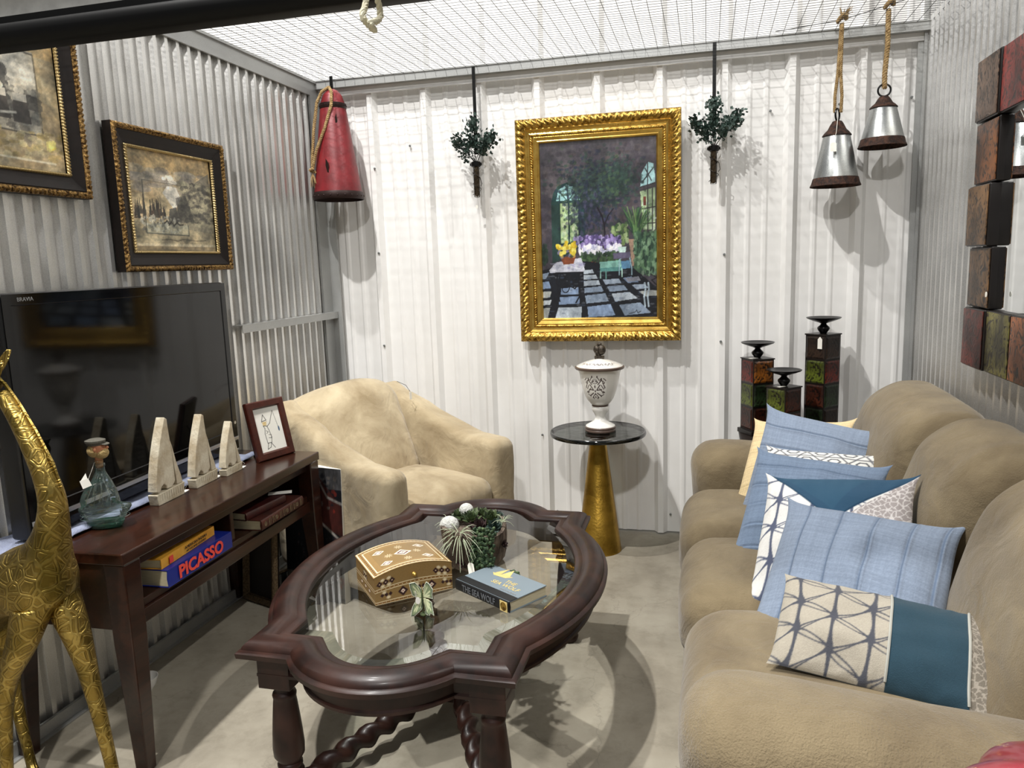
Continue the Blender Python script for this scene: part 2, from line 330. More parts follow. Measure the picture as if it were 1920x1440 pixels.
    def obj(s, name, mat, parent=None, smooth=False, kind=None, bev=0, label=None, sub=0):
        me = bpy.data.meshes.new(name); me.from_pydata(s.v, [], s.f); me.materials.append(mat if not isinstance(mat, str) else MAT[mat])
        if smooth:
            me.polygons.foreach_set('use_smooth', [True]*len(me.polygons))
            if smooth != 'all':
                me.set_sharp_from_angle(angle=math.radians(40 if smooth is True else smooth))
        me.validate(); o = link(me, name, parent, kind)
        if bev:
            b = o.modifiers.new('bevel', 'BEVEL'); b.width = bev; b.segments = 2; b.limit_method = 'ANGLE'; b.angle_limit = math.radians(40)
        if sub: m = o.modifiers.new('sub', 'SUBSURF'); m.levels = m.render_levels = sub
        if label: o['label'] = label
        return o
def N3(x, y, z, s=1.0, o=0): return noise.noise(Vector((x*s+o, y*s+o*1.7, z*s-o)))
# raster painter: colours of prints and paintings, laid on real surfaces as vertex colours
class Art:
    def __init__(s, w, h, bg):
        s.w, s.h = w, h; s.a = np.zeros((h, w, 3)); s.a[:] = np.array(hexc(bg)); s.m = np.ones((h, w), bool)
        s.Y, s.X = np.mgrid[0:h, 0:w].astype(float)
    def _bb(s, x0, y0, x1, y1):
        return max(0, int(x0)-1), max(0, int(y0)-1), min(s.w, int(x1)+2), min(s.h, int(y1)+2)
    def put(s, x0, y0, x1, y1, msk, col, al=1.0):
        r = s.a[y0:y1, x0:x1]; k = (msk*al)[..., None]; r[:] = r*(1-k)+np.array(hexc(col))*k
    def poly(s, pts, col, al=1.0):
        P = np.array(pts, float); x0, y0, x1, y1 = s._bb(*P.min(0), *P.max(0))
        if x1 <= x0 or y1 <= y0: return s
        X, Y = s.X[y0:y1, x0:x1], s.Y[y0:y1, x0:x1]; ins = np.zeros(X.shape, bool); n = len(P)
        for i in range(n):
            ax, ay = P[i]; bx, by = P[(i+1) % n]
            if ay == by: continue
            c = ((ay > Y) != (by > Y)) & (X < (bx-ax)*(Y-ay)/(by-ay)+ax); ins ^= c
        s.put(x0, y0, x1, y1, ins.astype(float), col, al); return s
    def rect(s, x0, y0, x1, y1, col, al=1.0): return s.poly([(x0, y0), (x1, y0), (x1, y1), (x0, y1)], col, al)
    def ell(s, cx, cy, rx, ry, col, al=1.0, ring=None):
        x0, y0, x1, y1 = s._bb(cx-rx, cy-ry, cx+rx, cy+ry)
        if x1 <= x0 or y1 <= y0: return s
        d = ((s.X[y0:y1, x0:x1]-cx)/rx)**2+((s.Y[y0:y1, x0:x1]-cy)/ry)**2
        m = (d <= 1) if ring is None else ((d <= 1) & (d >= ring)); s.put(x0, y0, x1, y1, m.astype(float), col, al); return s
    def line(s, x0, y0, x1, y1, w, col, al=1.0):
        bx = s._bb(min(x0, x1)-w, min(y0, y1)-w, max(x0, x1)+w, max(y0, y1)+w); X, Y = s.X[bx[1]:bx[3], bx[0]:bx[2]], s.Y[bx[1]:bx[3], bx[0]:bx[2]]
        if X.size == 0: return s
        dx, dy = x1-x0, y1-y0; L = dx*dx+dy*dy+1e-9; t = np.clip(((X-x0)*dx+(Y-y0)*dy)/L, 0, 1)
        d = np.hypot(X-x0-t*dx, Y-y0-t*dy); s.put(bx[0], bx[1], bx[2], bx[3], np.clip(w/2-d+.5, 0, 1), col, al); return s
    def path(s, pts, w, col, al=1.0):
        for a, b in zip(pts, pts[1:]): s.line(*a, *b, w, col, al)
        return s
    def grain(s, amt, cell=1, tint=(1, 1, 1)):
        n = rng.random((s.h//cell+2, s.w//cell+2)); n = np.kron(n, np.ones((cell, cell)))[:s.h, :s.w]
        s.a *= (1+(n-.5)[..., None]*amt*np.array(tint)); np.clip(s.a, 0, 1, out=s.a); return s
    def fractal(s, amt, oct=(4, 9, 20, 45), sat=0.0):
        tot = np.zeros((s.h, s.w))
        for k, c in enumerate(oct):
            g = Art(c+2, c+2, '000000'); g.a[:] = rng.random((c+2, c+2, 1)); u, v = np.meshgrid(np.linspace(0, 1, s.w), np.linspace(1, 0, s.h)); tot += (g.samp(u, v)[..., 0]-.5)/(1+k*.45)
        s.a *= (1+tot[..., None]*amt*np.array([1+sat, 1, 1-sat])); np.clip(s.a, 0, 1, out=s.a); return s
    def dabs(s, n, box, cols, rx=(2, 5), ry=(2, 5), al=.8):
        for _ in range(n):
            s.ell(random.uniform(box[0], box[2]), random.uniform(box[1], box[3]), random.uniform(*rx), random.uniform(*ry), random.choice(cols), al)
        return s
    def samp(s, u, v):
        x = np.clip(u*(s.w-1), 0, s.w-1); y = np.clip((1-v)*(s.h-1), 0, s.h-1)
        x0 = np.floor(x).astype(int); y0 = np.floor(y).astype(int); x1 = np.minimum(x0+1, s.w-1); y1 = np.minimum(y0+1, s.h-1)
        fx = (x-x0)[..., None]; fy = (y-y0)[..., None]; a = s.a
        return (a[y0, x0]*(1-fx)+a[y0, x1]*fx)*(1-fy)+(a[y1, x0]*(1-fx)+a[y1, x1]*fx)*fy
def hexc(h): return tuple(int(h[i:i+2], 16)/255 for i in (0, 2, 4)) if isinstance(h, str) else h
def lin(a): return np.where(a <= .04045, a/12.92, ((a+.055)/1.055)**2.4)
def grid_mesh(name, XYZ, colr, mat, parent, smooth=True, mask=None, flip=False, kind=None):
    h, w = XYZ.shape[:2]; V = XYZ.reshape(-1, 3); i = np.arange(h*w).reshape(h, w)
    F = np.stack([i[:-1, :-1], i[:-1, 1:], i[1:, 1:], i[1:, :-1]], -1).reshape(-1, 4)
    if flip: F = F[:, ::-1]
    if mask is not None: F = F[mask.reshape(-1)]
    return raw_mesh(name, V, F, colr.reshape(-1, 3) if colr is not None else None, mat, parent, smooth, kind)
def raw_mesh(name, V, F, colr, mat, parent, smooth=True, kind=None):
    me = bpy.data.meshes.new(name); F = np.ascontiguousarray(F, np.int32)
    me.vertices.add(len(V)); me.vertices.foreach_set('co', np.ascontiguousarray(V, np.float32).ravel())
    me.loops.add(F.size); me.loops.foreach_set('vertex_index', F.ravel()); me.polygons.add(len(F))
    me.polygons.foreach_set('loop_start', np.arange(0, F.size, 4, dtype=np.int32)); me.update(calc_edges=True)
    if smooth: me.polygons.foreach_set('use_smooth', [True]*len(F))
    if colr is not None:
        ca = me.color_attributes.new('Col', 'FLOAT_COLOR', 'POINT'); c = np.ones((len(V), 4), np.float32); c[:, :3] = lin(np.clip(colr, 0, 1)); ca.data.foreach_set('color', c.ravel())
    me.materials.append(MAT[mat] if isinstance(mat, str) else mat); me.validate()
    return link(me, name, parent, kind)
def art_plane(name, art, W, H, parent, y=0.0, mat='art', fn=None):
    """picture in the local XZ plane facing -Y; fn bends it"""
    u, v = np.meshgrid(np.linspace(0, 1, art.w), np.linspace(1, 0, art.h)); X = np.stack([(u-.5)*W, np.full_like(u, y), (v-.5)*H], -1)
    if fn: X = fn(u, v)
    return grid_mesh(name, X, art.a, mat, parent, smooth=bool(fn), flip=True)
def rsweep(w, h, prof, step=.008, mod=None):
    """mitred moulding round a w x h rectangle, facing -Y; prof = (inset, height)"""
    mb = MB(); n = len(prof)
    for (ax, az), (bx, bz) in (((-1, -1), (1, -1)), ((1, -1), (1, 1)), ((1, 1), (-1, 1)), ((-1, 1), (-1, -1))):
        L = w if az == bz else h; m = max(1, int(L/step)) if mod else 1; V = []; F = []
        for i in range(m+1):
            t = i/m
            for j, (ins, ht) in enumerate(prof):
                X0, Z0, X1, Z1 = ax*(w/2-ins), az*(h/2-ins), bx*(w/2-ins), bz*(h/2-ins)
                hh = ht+(mod(t*L, j, ins) if mod and 0 < i < m else 0); V.append((X0+(X1-X0)*t, -hh, Z0+(Z1-Z0)*t))
        for i in range(m):
            for j in range(n-1): a = i*n+j; F.append((a, a+n, a+n+1, a+1))
        mb.add(V, F)
    return mb
def text_obj(txt, size, name, mat, parent, loc, rot, ext=.0004, off=0.0, sx=1.0, align='CENTER'):
    cu = bpy.data.curves.new(name, 'FONT'); cu.body = txt; cu.size = size; cu.extrude = ext; cu.offset = off; cu.align_x = align; cu.align_y = 'CENTER'; cu.resolution_u = 3
    o = bpy.data.objects.new('tmp', cu); COL.objects.link(o); bpy.context.view_layer.update()
    me = bpy.data.meshes.new_from_object(o.evaluated_get(bpy.context.evaluated_depsgraph_get())); bpy.data.objects.remove(o)
    me.materials.clear(); me.materials.append(MAT[mat]); me.name = name
    r = link(me, name, parent); r.location = loc; r.rotation_euler = rot; r.scale = (sx, 1, 1); return r
# ================================================================== SETTING
XL, XR, YB = -2.048, .945, 3.933
def wall_profile_back():
    pts = []; x = -3.70
    base = .387
    ks = range(-14, 5); pts.append((-4.0, 3.965))
    for k in ks:
        c = base+k*.3048
        pts += [(c-.034, 3.965), (c-.0135, 3.933), (c+.0135, 3.933), (c+.034, 3.965)]
        for m in (.3048*.37, .3048*.63): pts += [(c+m-.016, 3.965), (c+m-.006, 3.960), (c+m+.006, 3.960), (c+m+.016, 3.965)]
    pts.append((2.0, 3.965)); return pts
pr = [p for p in wall_profile_back()]
mb = MB(); n = len(pr)
mb.add([(x, y, .012) for x, y in pr]+[(x, y, 4.6) for x, y in pr], [(i, i+1, n+i+1, n+i) for i in range(n-1)])
wb = mb.obj('wall_back', 'whitesteel'); tag(wb, kind='structure')
scr = MB(); scr.lathe([(.0065, 0), (.0065, -.003), (.004, -.006)], 8); scr_me = None
def screw_at(x, z, parent, y=3.957):
    global scr_me
    if scr_me is None:
        o = scr.obj('screw', 'screwm', parent); scr_me = o.data
    else: o = link(scr_me, 'screw', parent)
    o.location = (x, y, z); o.rotation_euler = (-PI/2, 0, 0)
for k in range(-7, 3):
    c = .387+k*.3048
    for z in (2.13, .12): screw_at(c+.05+(.16 if z > 2 else 0), z+.006*k, wb)
for x, z in ((-1.735, 1.98), (-1.74, 1.53), (.087, 1.46), (-1.74, 1.02), (-.85, .53), (.075, 1.03)): screw_at(x, z, wb, 3.93)
def corr(x0, depth, y0, y1, z0, z1, sign):
    """trapezoidal corrugated sheet running along Y; sign=+1: room on the +X side"""
    p = .0678; pts = []; y = y0; i = 0
    while y < y1:
        for f, d in ((0, 0), (.48, 0), (.60, 1), (.86, 1)): pts.append((x0+sign*depth*d, y+f*p))
        y += p
    n = len(pts); mb = MB()
    mb.add([(x, y, z0) for x, y in pts]+[(x, y, z1) for x, y in pts], [(i, i+1, n+i+1, n+i) if sign < 0 else (n+i, n+i+1, i+1, i) for i in range(n-1)])
    return mb
wl = corr(XL-.018, .018, .3, 3.95, 0, 2.42, 1).obj('wall_left', 'galv'); tag(wl, kind='structure')
wr = corr(XR+.018, .018, .9, 3.94, 0, 3.3, -1).obj('wall_right', 'galv'); tag(wr, kind='structure')
def strut(name, bxs, mat, parent=None, kind='structure', bev=0):
    mb = MB()
    for c, d in bxs: mb.box(c, d)
    o = mb.obj(name, mat, parent, bev=bev)
    if kind: o['kind'] = kind
    return o
fl_ = MB(); fl_.box((-.5, .5, -.05), (9, 7.2, .1)); fo = fl_.obj('floor', 'concrete'); tag(fo, kind='structure')
strut('baseboard_left', [((XL+.008, 2.1, .024), (.012, 3.6, .045)), ((XL+.016, 2.1, .0035), (.03, 3.6, .005))], 'galvdull')
strut('baseboard_right', [((XR-.006, 2.45, .024), (.012, 2.9, .048))], 'galvdull')
strut('trim_1', [((XL+.006, 2.1, 2.402), (.010, 3.66, .075)), ((XL-.02, 2.1, 2.443), (.07, 3.66, .006)), ((XL+.016, 2.1, 2.437), (.012, 3.66, .012))], 'galvdull')
strut('trim_2', [((-.55, 3.893, 2.424), (3.0, .006, .036)), ((-.55, 3.91, 2.443), (3.0, .05, .004)), ((-.55, 3.912, 2.406), (3.0, .045, .004))], 'galvdull')
strut('trim_3', [((-.55, 3.928, 2.387), (3.0, .006, .036)), ((-.55, 3.924, 2.370), (3.0, .012, .004))], 'whitesteel')
strut('trim_4', [((XL+.022, 3.46, 1.213), (.042, .92, .004)), ((XL+.041, 3.46, 1.196), (.004, .92, .034))], 'galvdull')
strut('trim_5', [((XL+.006, 3.885, 1.19), (.012, .11, 2.38)), ((XL+.035, 3.93, 1.19), (.06, .012, 2.38))], 'galvdull')
strut('trim_6', [((XR-.006, 3.925, 1.5), (.012, .03, 3.0)), ((XR-.02, 3.93, 1.2), (.028, .006, 2.4))], 'galvdull')
# roll-up door curtain and its rubber bottom bar at the opening of the unit
rd = empty('door_1', (-.55, .95, 1.79), kind='structure')
mb = MB(); V = []; F = []; zz = [i*.01 for i in range(61)]
for z in zz: V += [(-1.49, .006*math.sin(z*2*PI/.08), z+.02), (1.49, .006*math.sin(z*2*PI/.08), z+.02)]
F = [(2*i, 2*i+1, 2*i+3, 2*i+2) for i in range(60)]; mb.add(V, F); mb.obj('door_curtain', 'curtain', rd, True)
mb = MB(); mb.soft((0, 0, 0), (2.98, .05, .032), .015, (2, 1, 1), 4); mb.box((0, 0, .018), (2.98, .03, .012)); mb.obj('bottom_bar', 'blackmat', rd, True)
def U(cx, w, d, n=18): return [(cx+w*(i/n*2-1)*(1 if abs(i/n*2-1) < .99 else 1), .012*math.sin(i), -d+d*1.1*abs(i/n*2-1)**2.6) for i in range(n+1)]
pc = empty('pull_cord', (-.40, .922, 1.80), label='white cord loop hanging from the black bottom bar of the roll-up door', cat='cord')
mb = MB(); mb.rope(U(0, .013, .062), .0042, .02); mb.obj('cord_loop', 'cream_rope', pc, True)
mb = MB(); mb.tube([(.026, 0, .02), (.028, 0, -.014)], .003, 8); mb.tube([(.05, 0, .03), (.085, .0, -.002), (.11, 0, .03)], .0028, 8); mb.obj('cord_end', 'tan', pc, True)
# bird net stretched over the unit
mb = MB()
def sag(x, y): return 2.44-.012*math.sin((x+2.05)/3*PI)*math.sin((y-.9)/3*PI)+.004*N3(x*6, y*6, 0)
for i in range(54):
    x = XL+.02+i*.0562
    mb.tube([(x+.004*N3(i, y*.7, 3), y, sag(x, y)) for y in np.arange(.97, 3.905, .09)]+[(x, 3.9, 2.442)], .0013, 3, caps=False)
for j in range(92):
    y = .98+j*.032
    mb.tube([(x, y+.006*N3(x*3, j, 7), sag(x, y)) for x in np.arange(XL+.02, .93, .09)]+[(.93, y, 2.44)], .0011, 3, caps=False)
nt = mb.obj('ceiling', 'net', None); tag(nt, kind='structure')

# ================================================================== COFFEE TABLE
TC = Vector((-.80, 2.20, 0))
def lobes(a, b, hl, sl, hs, ss, n1=28, n2=20):
    """quatrefoil plan: half sizes a,b; long lobes half length hl bulge sl; short lobes half length hs bulge ss"""
    def arc(h, s_, n):
        R_ = (h*h+s_*s_)/(2*s_); th = math.asin(h/R_); return [(R_*math.sin(-th+2*th*i/n), R_*math.cos(-th+2*th*i/n)-(R_-s_)) for i in range(n+1)]
    P = []
    P += [(a, -b)]+[(a+o, t) for t, o in arc(hl, sl, n1)]+[(a, b)]
    P += [(-t, b+o) for t, o in arc(hs, ss, n2)]+[(-a, b)]
    P += [(-a-o, -t) for t, o in arc(hl, sl, n1)]+[(-a, -b)]
    P += [(t, -b-o) for t, o in arc(hs, ss, n2)]
    return P
OUT = lobes(.373, .603, .445, .135, .225, .115)
def inset(P, d):
    n = len(P); Q = []
    for i in range(n):
        p0, p, p1 = Vector(P[i-1]), Vector(P[i]), Vector(P[(i+1) % n]); a = (p-p0).normalized(); b = (p1-p).normalized()
        na, nb = Vector((-a.y, a.x)), Vector((-b.y, b.x)); m = (na+nb); m = m/max(.25, m.length_squared)*2*.5*2/2 if False else m.normalized()/max(.55, m.normalized().dot(na))
        Q.append((p.x+m.x*d, p.y+m.y*d))
    return Q
def ringmesh(P, prof, closed=False):
    mb = MB(); n = len(P); V = []; F = []
    for d, z in prof: V += [(x, y, z) for x, y in inset(P, d)]
    for j in range(len(prof)-1):
        for i in range(n): F.append((j*n+i, j*n+(i+1) % n, (j+1)*n+(i+1) % n, (j+1)*n+i))
    return mb.add(V, F)
ct = empty('coffee_table', TC, label='dark carved walnut coffee table with scalloped edge and clear glass top', cat='coffee table')
ringmesh(OUT, [(.06, .452), (.014, .452), (.010, .456), (0, .460), (-.002, .474), (.004, .479), (.010, .480), (.012, .488), (.020, .496), (.034, .503), (.050, .506), (.064, .503), (.074, .495), (.078, .492), (.084, .493), (.094, .492), (.101, .487), (.104, .478), (.104, .452), (.06, .452)]).obj('top_molding', 'tablewood', ct, 35)
ringmesh(OUT, [(.045, .455), (.030, .452), (.030, .442), (.040, .438), (.040, .408), (.034, .404), (.034, .396), (.052, .390), (.075, .390), (.075, .455)]).obj('apron', 'tablewood', ct, 35)
G = inset(OUT, .100); n = len(G)
gm = MB(); i1 = inset(G, .030); gm.add([(x, y, .4885) for x, y in i1], [tuple(range(n))]); gm.obj('glass_top', 'glass', ct)
bm_ = MB(); bm_.add([(x, y, .4800) for x, y in G]+[(x, y, .4885) for x, y in i1], [(i, (i+1) % n, n+(i+1) % n, n+i) for i in range(n)]); bm_.obj('glass_bevel', 'bevel', ct, 35)
TOP = .489
legprof = [(.030, .062), (.036, .066), (.036, .078), (.028, .084), (.033, .090), (.037, .098), (.033, .108), (.030, .112), (.034, .118), (.034, .124), (.029, .130), (.041, .150), (.0425, .175), (.040, .215), (.036, .26), (.032, .300), (.030, .315), (.031, .320), (.032, .326), (.030, .332), (.0255, .337), (.025, .352), (.029, .358), (.029, .366), (.026, .370)]
for sx in (-1, 1):
    for sy in (-1, 1):
        lx, ly = sx*.292, sy*.522
        mb = MB(); mb.lathe(legprof, 28, (lx, ly, 0)); mb.lathe([(.022, 0), (.036, .004), (.040, .018), (.034, .030), (.022, .034)], 24, (lx, ly, 0)); lg = mb.obj('leg', 'tablewood', ct, 50)
        mb = MB(); mb.box((lx, ly, .408), (.092, .092, .094)); mb.obj('leg_block', 'tablewood', lg, bev=.002)
        mb = MB(); mb.box((lx, ly, .049), (.074, .074, .034)); mb.obj('foot_block', 'tablewood', lg, bev=.003)
        # barley-twist stretcher to the middle block
        a = Vector((lx-sx*.03, ly-sy*.035, .058)); b = Vector((sx*.045, sy*.06, .085)); m = 60; L = (b-a).length
        path = [a.lerp(b, i/m) for i in range(m+1)]
        mb = MB(); mb.tube(path, .0265, 14, rfun=lambda i, an, L=L: (1+.30*math.cos(2*(an-2*PI*(i/60*L)/.150)))*(1 if 1 < i < 59 else .8)); mb.obj('twist_stretcher', 'tablewood', ct, 'all')
        # carved bracket
        mb = MB(); poly = [(0, 0), (.12, 0), (.12, -.012), (.10, -.02), (.085, -.016), (.07, -.03), (.05, -.03), (.035, -.05), (.015, -.052), (0, -.075)]
        Mx = Matrix.Translation((lx-.012, ly-sy*.03, .395)) @ Matrix(((0, 0, 1, 0), (-sy, 0, 0, 0), (0, 1, 0, 0), (0, 0, 0, 1))); mb.prism(poly, .024, Mx); mb.obj('bracket', 'tablewood', ct, bev=.003)
mb = MB(); mb.box((0, 0, .085), (.11, .13, .06)); mb.lathe([(.03, 0), (.045, .006), (.045, .02), (.03, .03), (.012, .04)], 20, (0, 0, .115)); mb.obj('centre_block', 'tablewood', ct, 40, bev=.004)

# ---- inlaid box
bx = empty('inlaid_box', (-.887, 2.047, TOP), math.atan2(.65, .76), label='domed wooden trinket box with inlaid diamond patterns on the glass coffee table', cat='box')
BW, BD, BH, BR = .238, .20, .082, .022
def diamond(a, cx, cy, rx, ry, cols):
    for k, c in enumerate(cols): f = 1-k*.28; a.poly([(cx-rx*f, cy), (cx, cy-ry*f), (cx+rx*f, cy), (cx, cy+ry*f)], c)
def star(a, cx, cy, r, c='f0e4c4'):
    for k in range(8): t = k*PI/4; a.line(cx+r*.3*math.cos(t), cy+r*.3*math.sin(t), cx+r*math.cos(t), cy+r*math.sin(t), 1.3, c)
def chainband(a, y, h, w):
    a.rect(0, y, w, y+h, '86602e'); a.line(0, y, w, y, 1.6, 'f2e6c2'); a.line(0, y+h, w, y+h, 1.6, 'f2e6c2')
    for i in range(int(w/9)): a.ell(5+i*9, y+h/2, 2.6, h*.28, '4a2412'); a.ell(5+i*9, y+h/2, 1.2, h*.14, 'e0c58c')
def boxface(w, h, wide=True):
    a = Art(w, h, '866b3e').grain(.12); 
    for y in range(0, h, 3): a.line(0, y+random.random()*2, w, y, .8, '8e6228', .35)
    chainband(a, h*.46, h*.09, w); chainband(a, h*.90, h*.085, w)
    g = w/12
    for cx in ((w*.14, w*.86) if wide else (w*.5,)):
        for k in (-1, 0, 1): diamond(a, cx+k*g*.95, h*.30, g*.46, h*.10, ['2c0a10', '2c0a10', 'd9c0a0', '2c0a10'][:2]); a.ell(cx+k*g*.95, h*.30, 1.3, 1.3, 'd9c0a0')
        for k in (-.5, .5): star(a, cx+k*g*.95, h*.20, h*.05); star(a, cx+k*g*.95, h*.40, h*.05)
    if wide:
        [diamond(a, w*f_, h*.72, g*.78, h*.15, ['2c0a10', '2c0a10', 'e2cdb8', '6a2a26']) for f_ in (.35, .72)]
        for cx in (w*.14, w*.92, w*.56):
            for k in (-1, 0, 1): diamond(a, cx+k*g*.62, h*.70, g*.30, h*.07, ['2c0a10', '2c0a10'])
            star(a, cx-g*.3, h*.62, h*.05); star(a, cx+g*.3, h*.80, h*.05)
    else:
        for k in (-1, 0, 1): diamond(a, w*.5+k*g*2.4, h*.70, g*.8, h*.08, ['3d0f14', 'e9d6c0'])
    return a
def arch(u): return BH+BR*(1-(2*u-1)**2)
a = boxface(170, 90)
art_plane('box_front', a, BW, BH, bx, mat='boxwood', fn=lambda u, v: np.stack([(u-.5)*BW, np.full_like(u, -BD/2), v*(BH+BR*(1-(2*u-1)**2))], -1))
art_plane('box_back', a, BW, BH, bx, mat='boxwood', fn=lambda u, v: np.stack([(.5-u)*BW, np.full_like(u, BD/2), v*(BH+BR*(1-(2*u-1)**2))], -1))
a = boxface(130, 80, False)
art_plane('box_side', a, BD, BH, bx, mat='boxwood', fn=lambda u, v: np.stack([np.full_like(u, -BW/2), (.5-u)*BD, v*BH], -1))
art_plane('box_side', a, BD, BH, bx, mat='boxwood', fn=lambda u, v: np.stack([np.full_like(u, BW/2), (u-.5)*BD, v*BH], -1))
a = Art(190, 150, '927545').grain(.1)
for i in range(0, 150, 4): a.line(0, i, 190, i+3, 1, '96652b', .3)
for e in (3, 14): a.path([(e, e), (187-e, e), (187-e, 147-e), (e, 147-e), (e, e)], 2.2, 'f3e8c8')
for i in range(20): a.ell(9+i*9, 9, 2.6, 2, '5a3416'); a.ell(9+i*9, 141, 2.6, 2, '5a3416')
for i in range(15): a.ell(9, 9+i*9.4, 2, 2.6, '5a3416'); a.ell(181, 9+i*9.4, 2, 2.6, '5a3416')
a.rect(28, 26, 162, 124, '80673a', .6)
diamond(a, 95, 75, 22, 17, ['f0e6d0', '5c2020', 'f0e6d0', '5c2020'])
for cx, cy in ((45, 42), (145, 42), (45, 108), (145, 108)): diamond(a, cx, cy, 15, 11, ['f0e6d0', '5c2020', 'f0e6d0'])
for cx, cy in ((95, 40), (95, 112), (60, 75), (130, 75)): star(a, cx, cy, 9)
art_plane('box_lid', a, BW, BD, bx, mat='boxwood', fn=lambda u, v: np.stack([(u-.5)*(BW+.004), (v-.5)*(BD+.004), BH+.0008+BR*(1-(2*u-1)**2)], -1))
mb = MB(); mb.box((0, 0, .001), (BW-.002, BD-.002, .002)); mb.obj('box_base', 'barkdark', bx)
mb = MB(); mb.lathe([(.006, 0), (.007, .003), (.004, .006), (.006, .010), (.003, .014)], 12); o = mb.obj('clasp_knob', 'gold', bx, True); o.location = (0, -BD/2, .072); o.rotation_euler = (PI/2, 0, 0)

# ---- butterfly
bf = empty('butterfly_ornament', (-.757, 1.868, TOP), math.radians(10), label='small pale green butterfly ornament standing in front of the inlaid box', cat='ornament'); bf.scale = (.80, 1, 1.18)
def wing(name, pts, col2, flip):
    a = Art(46, 46, '5d6b52'); P = [(x*46, (1-y)*46) for x, y in pts]; cx, cy = (P[0][0], P[0][1])
    msk = Art(46, 46, '000000'); msk.poly(P, 'ffffff')
    C0 = np.mean(P, 0)
    a.a[:] = hexc('ccd2bc'); a.poly([tuple(C0+(np.array(p)-C0)*.92) for p in P], '2c3a33'); a.poly([tuple(C0+(np.array(p)-C0)*.80) for p in P], '8b9a76')
    for p in P[1:]:
        q = np.array(P[0])+(np.array(p)-np.array(P[0]))*.72; a.line(P[0][0], P[0][1], q[0], q[1], 2.6, 'dfe3b8')
    u, v = np.meshgrid(np.linspace(0, 1, 46), np.linspace(1, 0, 46)); s_ = -1 if flip else 1
    X = np.stack([s_*u*.040, -.004-.012*u*u+.006*np.sin(v*3), (v-.5)*.084], -1); m = (msk.a[:-1, :-1, 0] > .5)
    o = grid_mesh(name, X, a.a, 'artgloss', bf, True, mask=m, flip=not flip); o.location = (.0, 0, .042)
    sm = o.modifiers.new('solid', 'SOLIDIFY'); sm.thickness = .0022; return o
wing('wing', [(.02, .5), (.10, .80), (.40, 1.0), (.62, .95), (.95, .80), (.86, .62), (.9, .52), (.5, .5)], '', False)
wing('wing', [(.02, .5), (.5, .46), (.78, .40), (.86, .24), (.98, .06), (.66, .10), (.5, .0), (.2, .06)], '', False)
wing('wing', [(.02, .5), (.1, .78), (.55, .98), (.98, 1.0), (.94, .8), (.8, .6), (.4, .5)], '', True)
wing('wing', [(.02, .5), (.5, .46), (.85, .28), (1.0, .02), (.8, .0), (.3, .12), (.08, .2)], '', True)
mb = MB(); mb.tube([(0, -.004, .008), (0, -.006, .03), (0, -.006, .05), (0, -.004, .068)], [.0015, .0032, .0036, .001], 8); mb.lathe([(.012, 0), (.012, .002), (.002, .003), (.0015, .010)], 14, (0, .002, 0)); mb.obj('butterfly_body', 'leafd', bf, True)
mb = MB(); mb.lathe([(.0085, 0), (.0085, .001)], 20); o = mb.obj('price_sticker', 'tag', bf); o.location = (-.013, -.014, .040); o.rotation_euler = (PI/2, 0, 0)
mb = MB(); mb.tube([(-.02, -.008, .040), (-.024, -.008, .058), (-.021, -.008, .062), (-.018, -.008, .042)], .0007, 5); mb.obj('sticker_string', 'tag', bf)

# ---- book on the table
def book(name, loc, rz, L, W, T, cover, spine, label, group=None, round_spine=True, pages='pages', ov=.004):
    """spine along local X at -Y side; pages inside"""
    t = empty(name, loc, rz, label=label, cat='book', group=group)
    mb = MB(); mb.box((0, .004, T/2), (L-2*ov, W-ov*1.5, T-.006)); mb.obj('page_block', pages, t)
    mb = MB(); mb.box((0, .002, .0015), (L, W, .003)); mb.obj('back_cover', cover, t, bev=.0008)
    mb = MB(); mb.box((0, .002, T-.0015), (L, W, .003)); mb.obj('front_cover', cover, t, bev=.0008)
    mb = MB(); N = 8; V = []
    for i in range(N+1):
        a = PI*i/N; V.append((-W/2+.003-(.006 if round_spine else .001)*math.sin(a), T/2-T/2*math.cos(a)))
    P = V; mb.add([(-L/2, y, z) for y, z in P]+[(L/2, y, z) for y, z in P]+[(-L/2, -W/2+.006, T/2), (L/2, -W/2+.006, T/2)], [(i, i+N+1, i+N+2, i+1) for i in range(N)]+[(i+1, 2*N+2, i) for i in range(N)]+[(N+1+i, 2*N+3, N+2+i) for i in range(N)])
    mb.obj('spine', spine, t, True)
    return t
bk = book('hardcover_book', (-.580, 2.040, TOP), math.atan2(-.127, .20), .232, .148, .034, 'bookgrey', 'bookblack', 'grey and black hardcover novel with gold sailing ship on its cover')
mb = MB(); mb.box((0, -.056, .0345), (.2325, .030, .0012)); mb.obj('cover_cloth_band', 'bookblack', bk)
text_obj('THE SEA WOLF', .027, 'spine_title', 'spineink', bk, (-.010, -.0785, .017), (PI/2, 0, 0), off=.0004, sx=.78)
text_obj('THE', .024, 'cover_title', 'goldink', bk, (.030, .015, .0345), (0, 0, 0))
text_obj('SEA WOLF', .024, 'cover_title', 'goldink', bk, (.030, -.008, .0345), (0, 0, 0))
text_obj('JACK LONDON', .009, 'cover_author', 'paleink', bk, (.066, -.031, .0345), (0, 0, 0))
mb = MB(); mb.prism([(-.035, .0), (.04, .012), (.025, -.006), (-.02, -.012)], .0006, Matrix.Translation((-.035, .035, .0341))); mb.prism([(-.028, .008), (-.012, .052), (-.004, .008)], .0006, Matrix.Translation((-.035, .030, .0341))); mb.prism([(-.002, .01), (.006, .056), (.03, .014)], .0006, Matrix.Translation((-.035, .030, .0341))); mb.obj('cover_ship', 'goldink', bk)
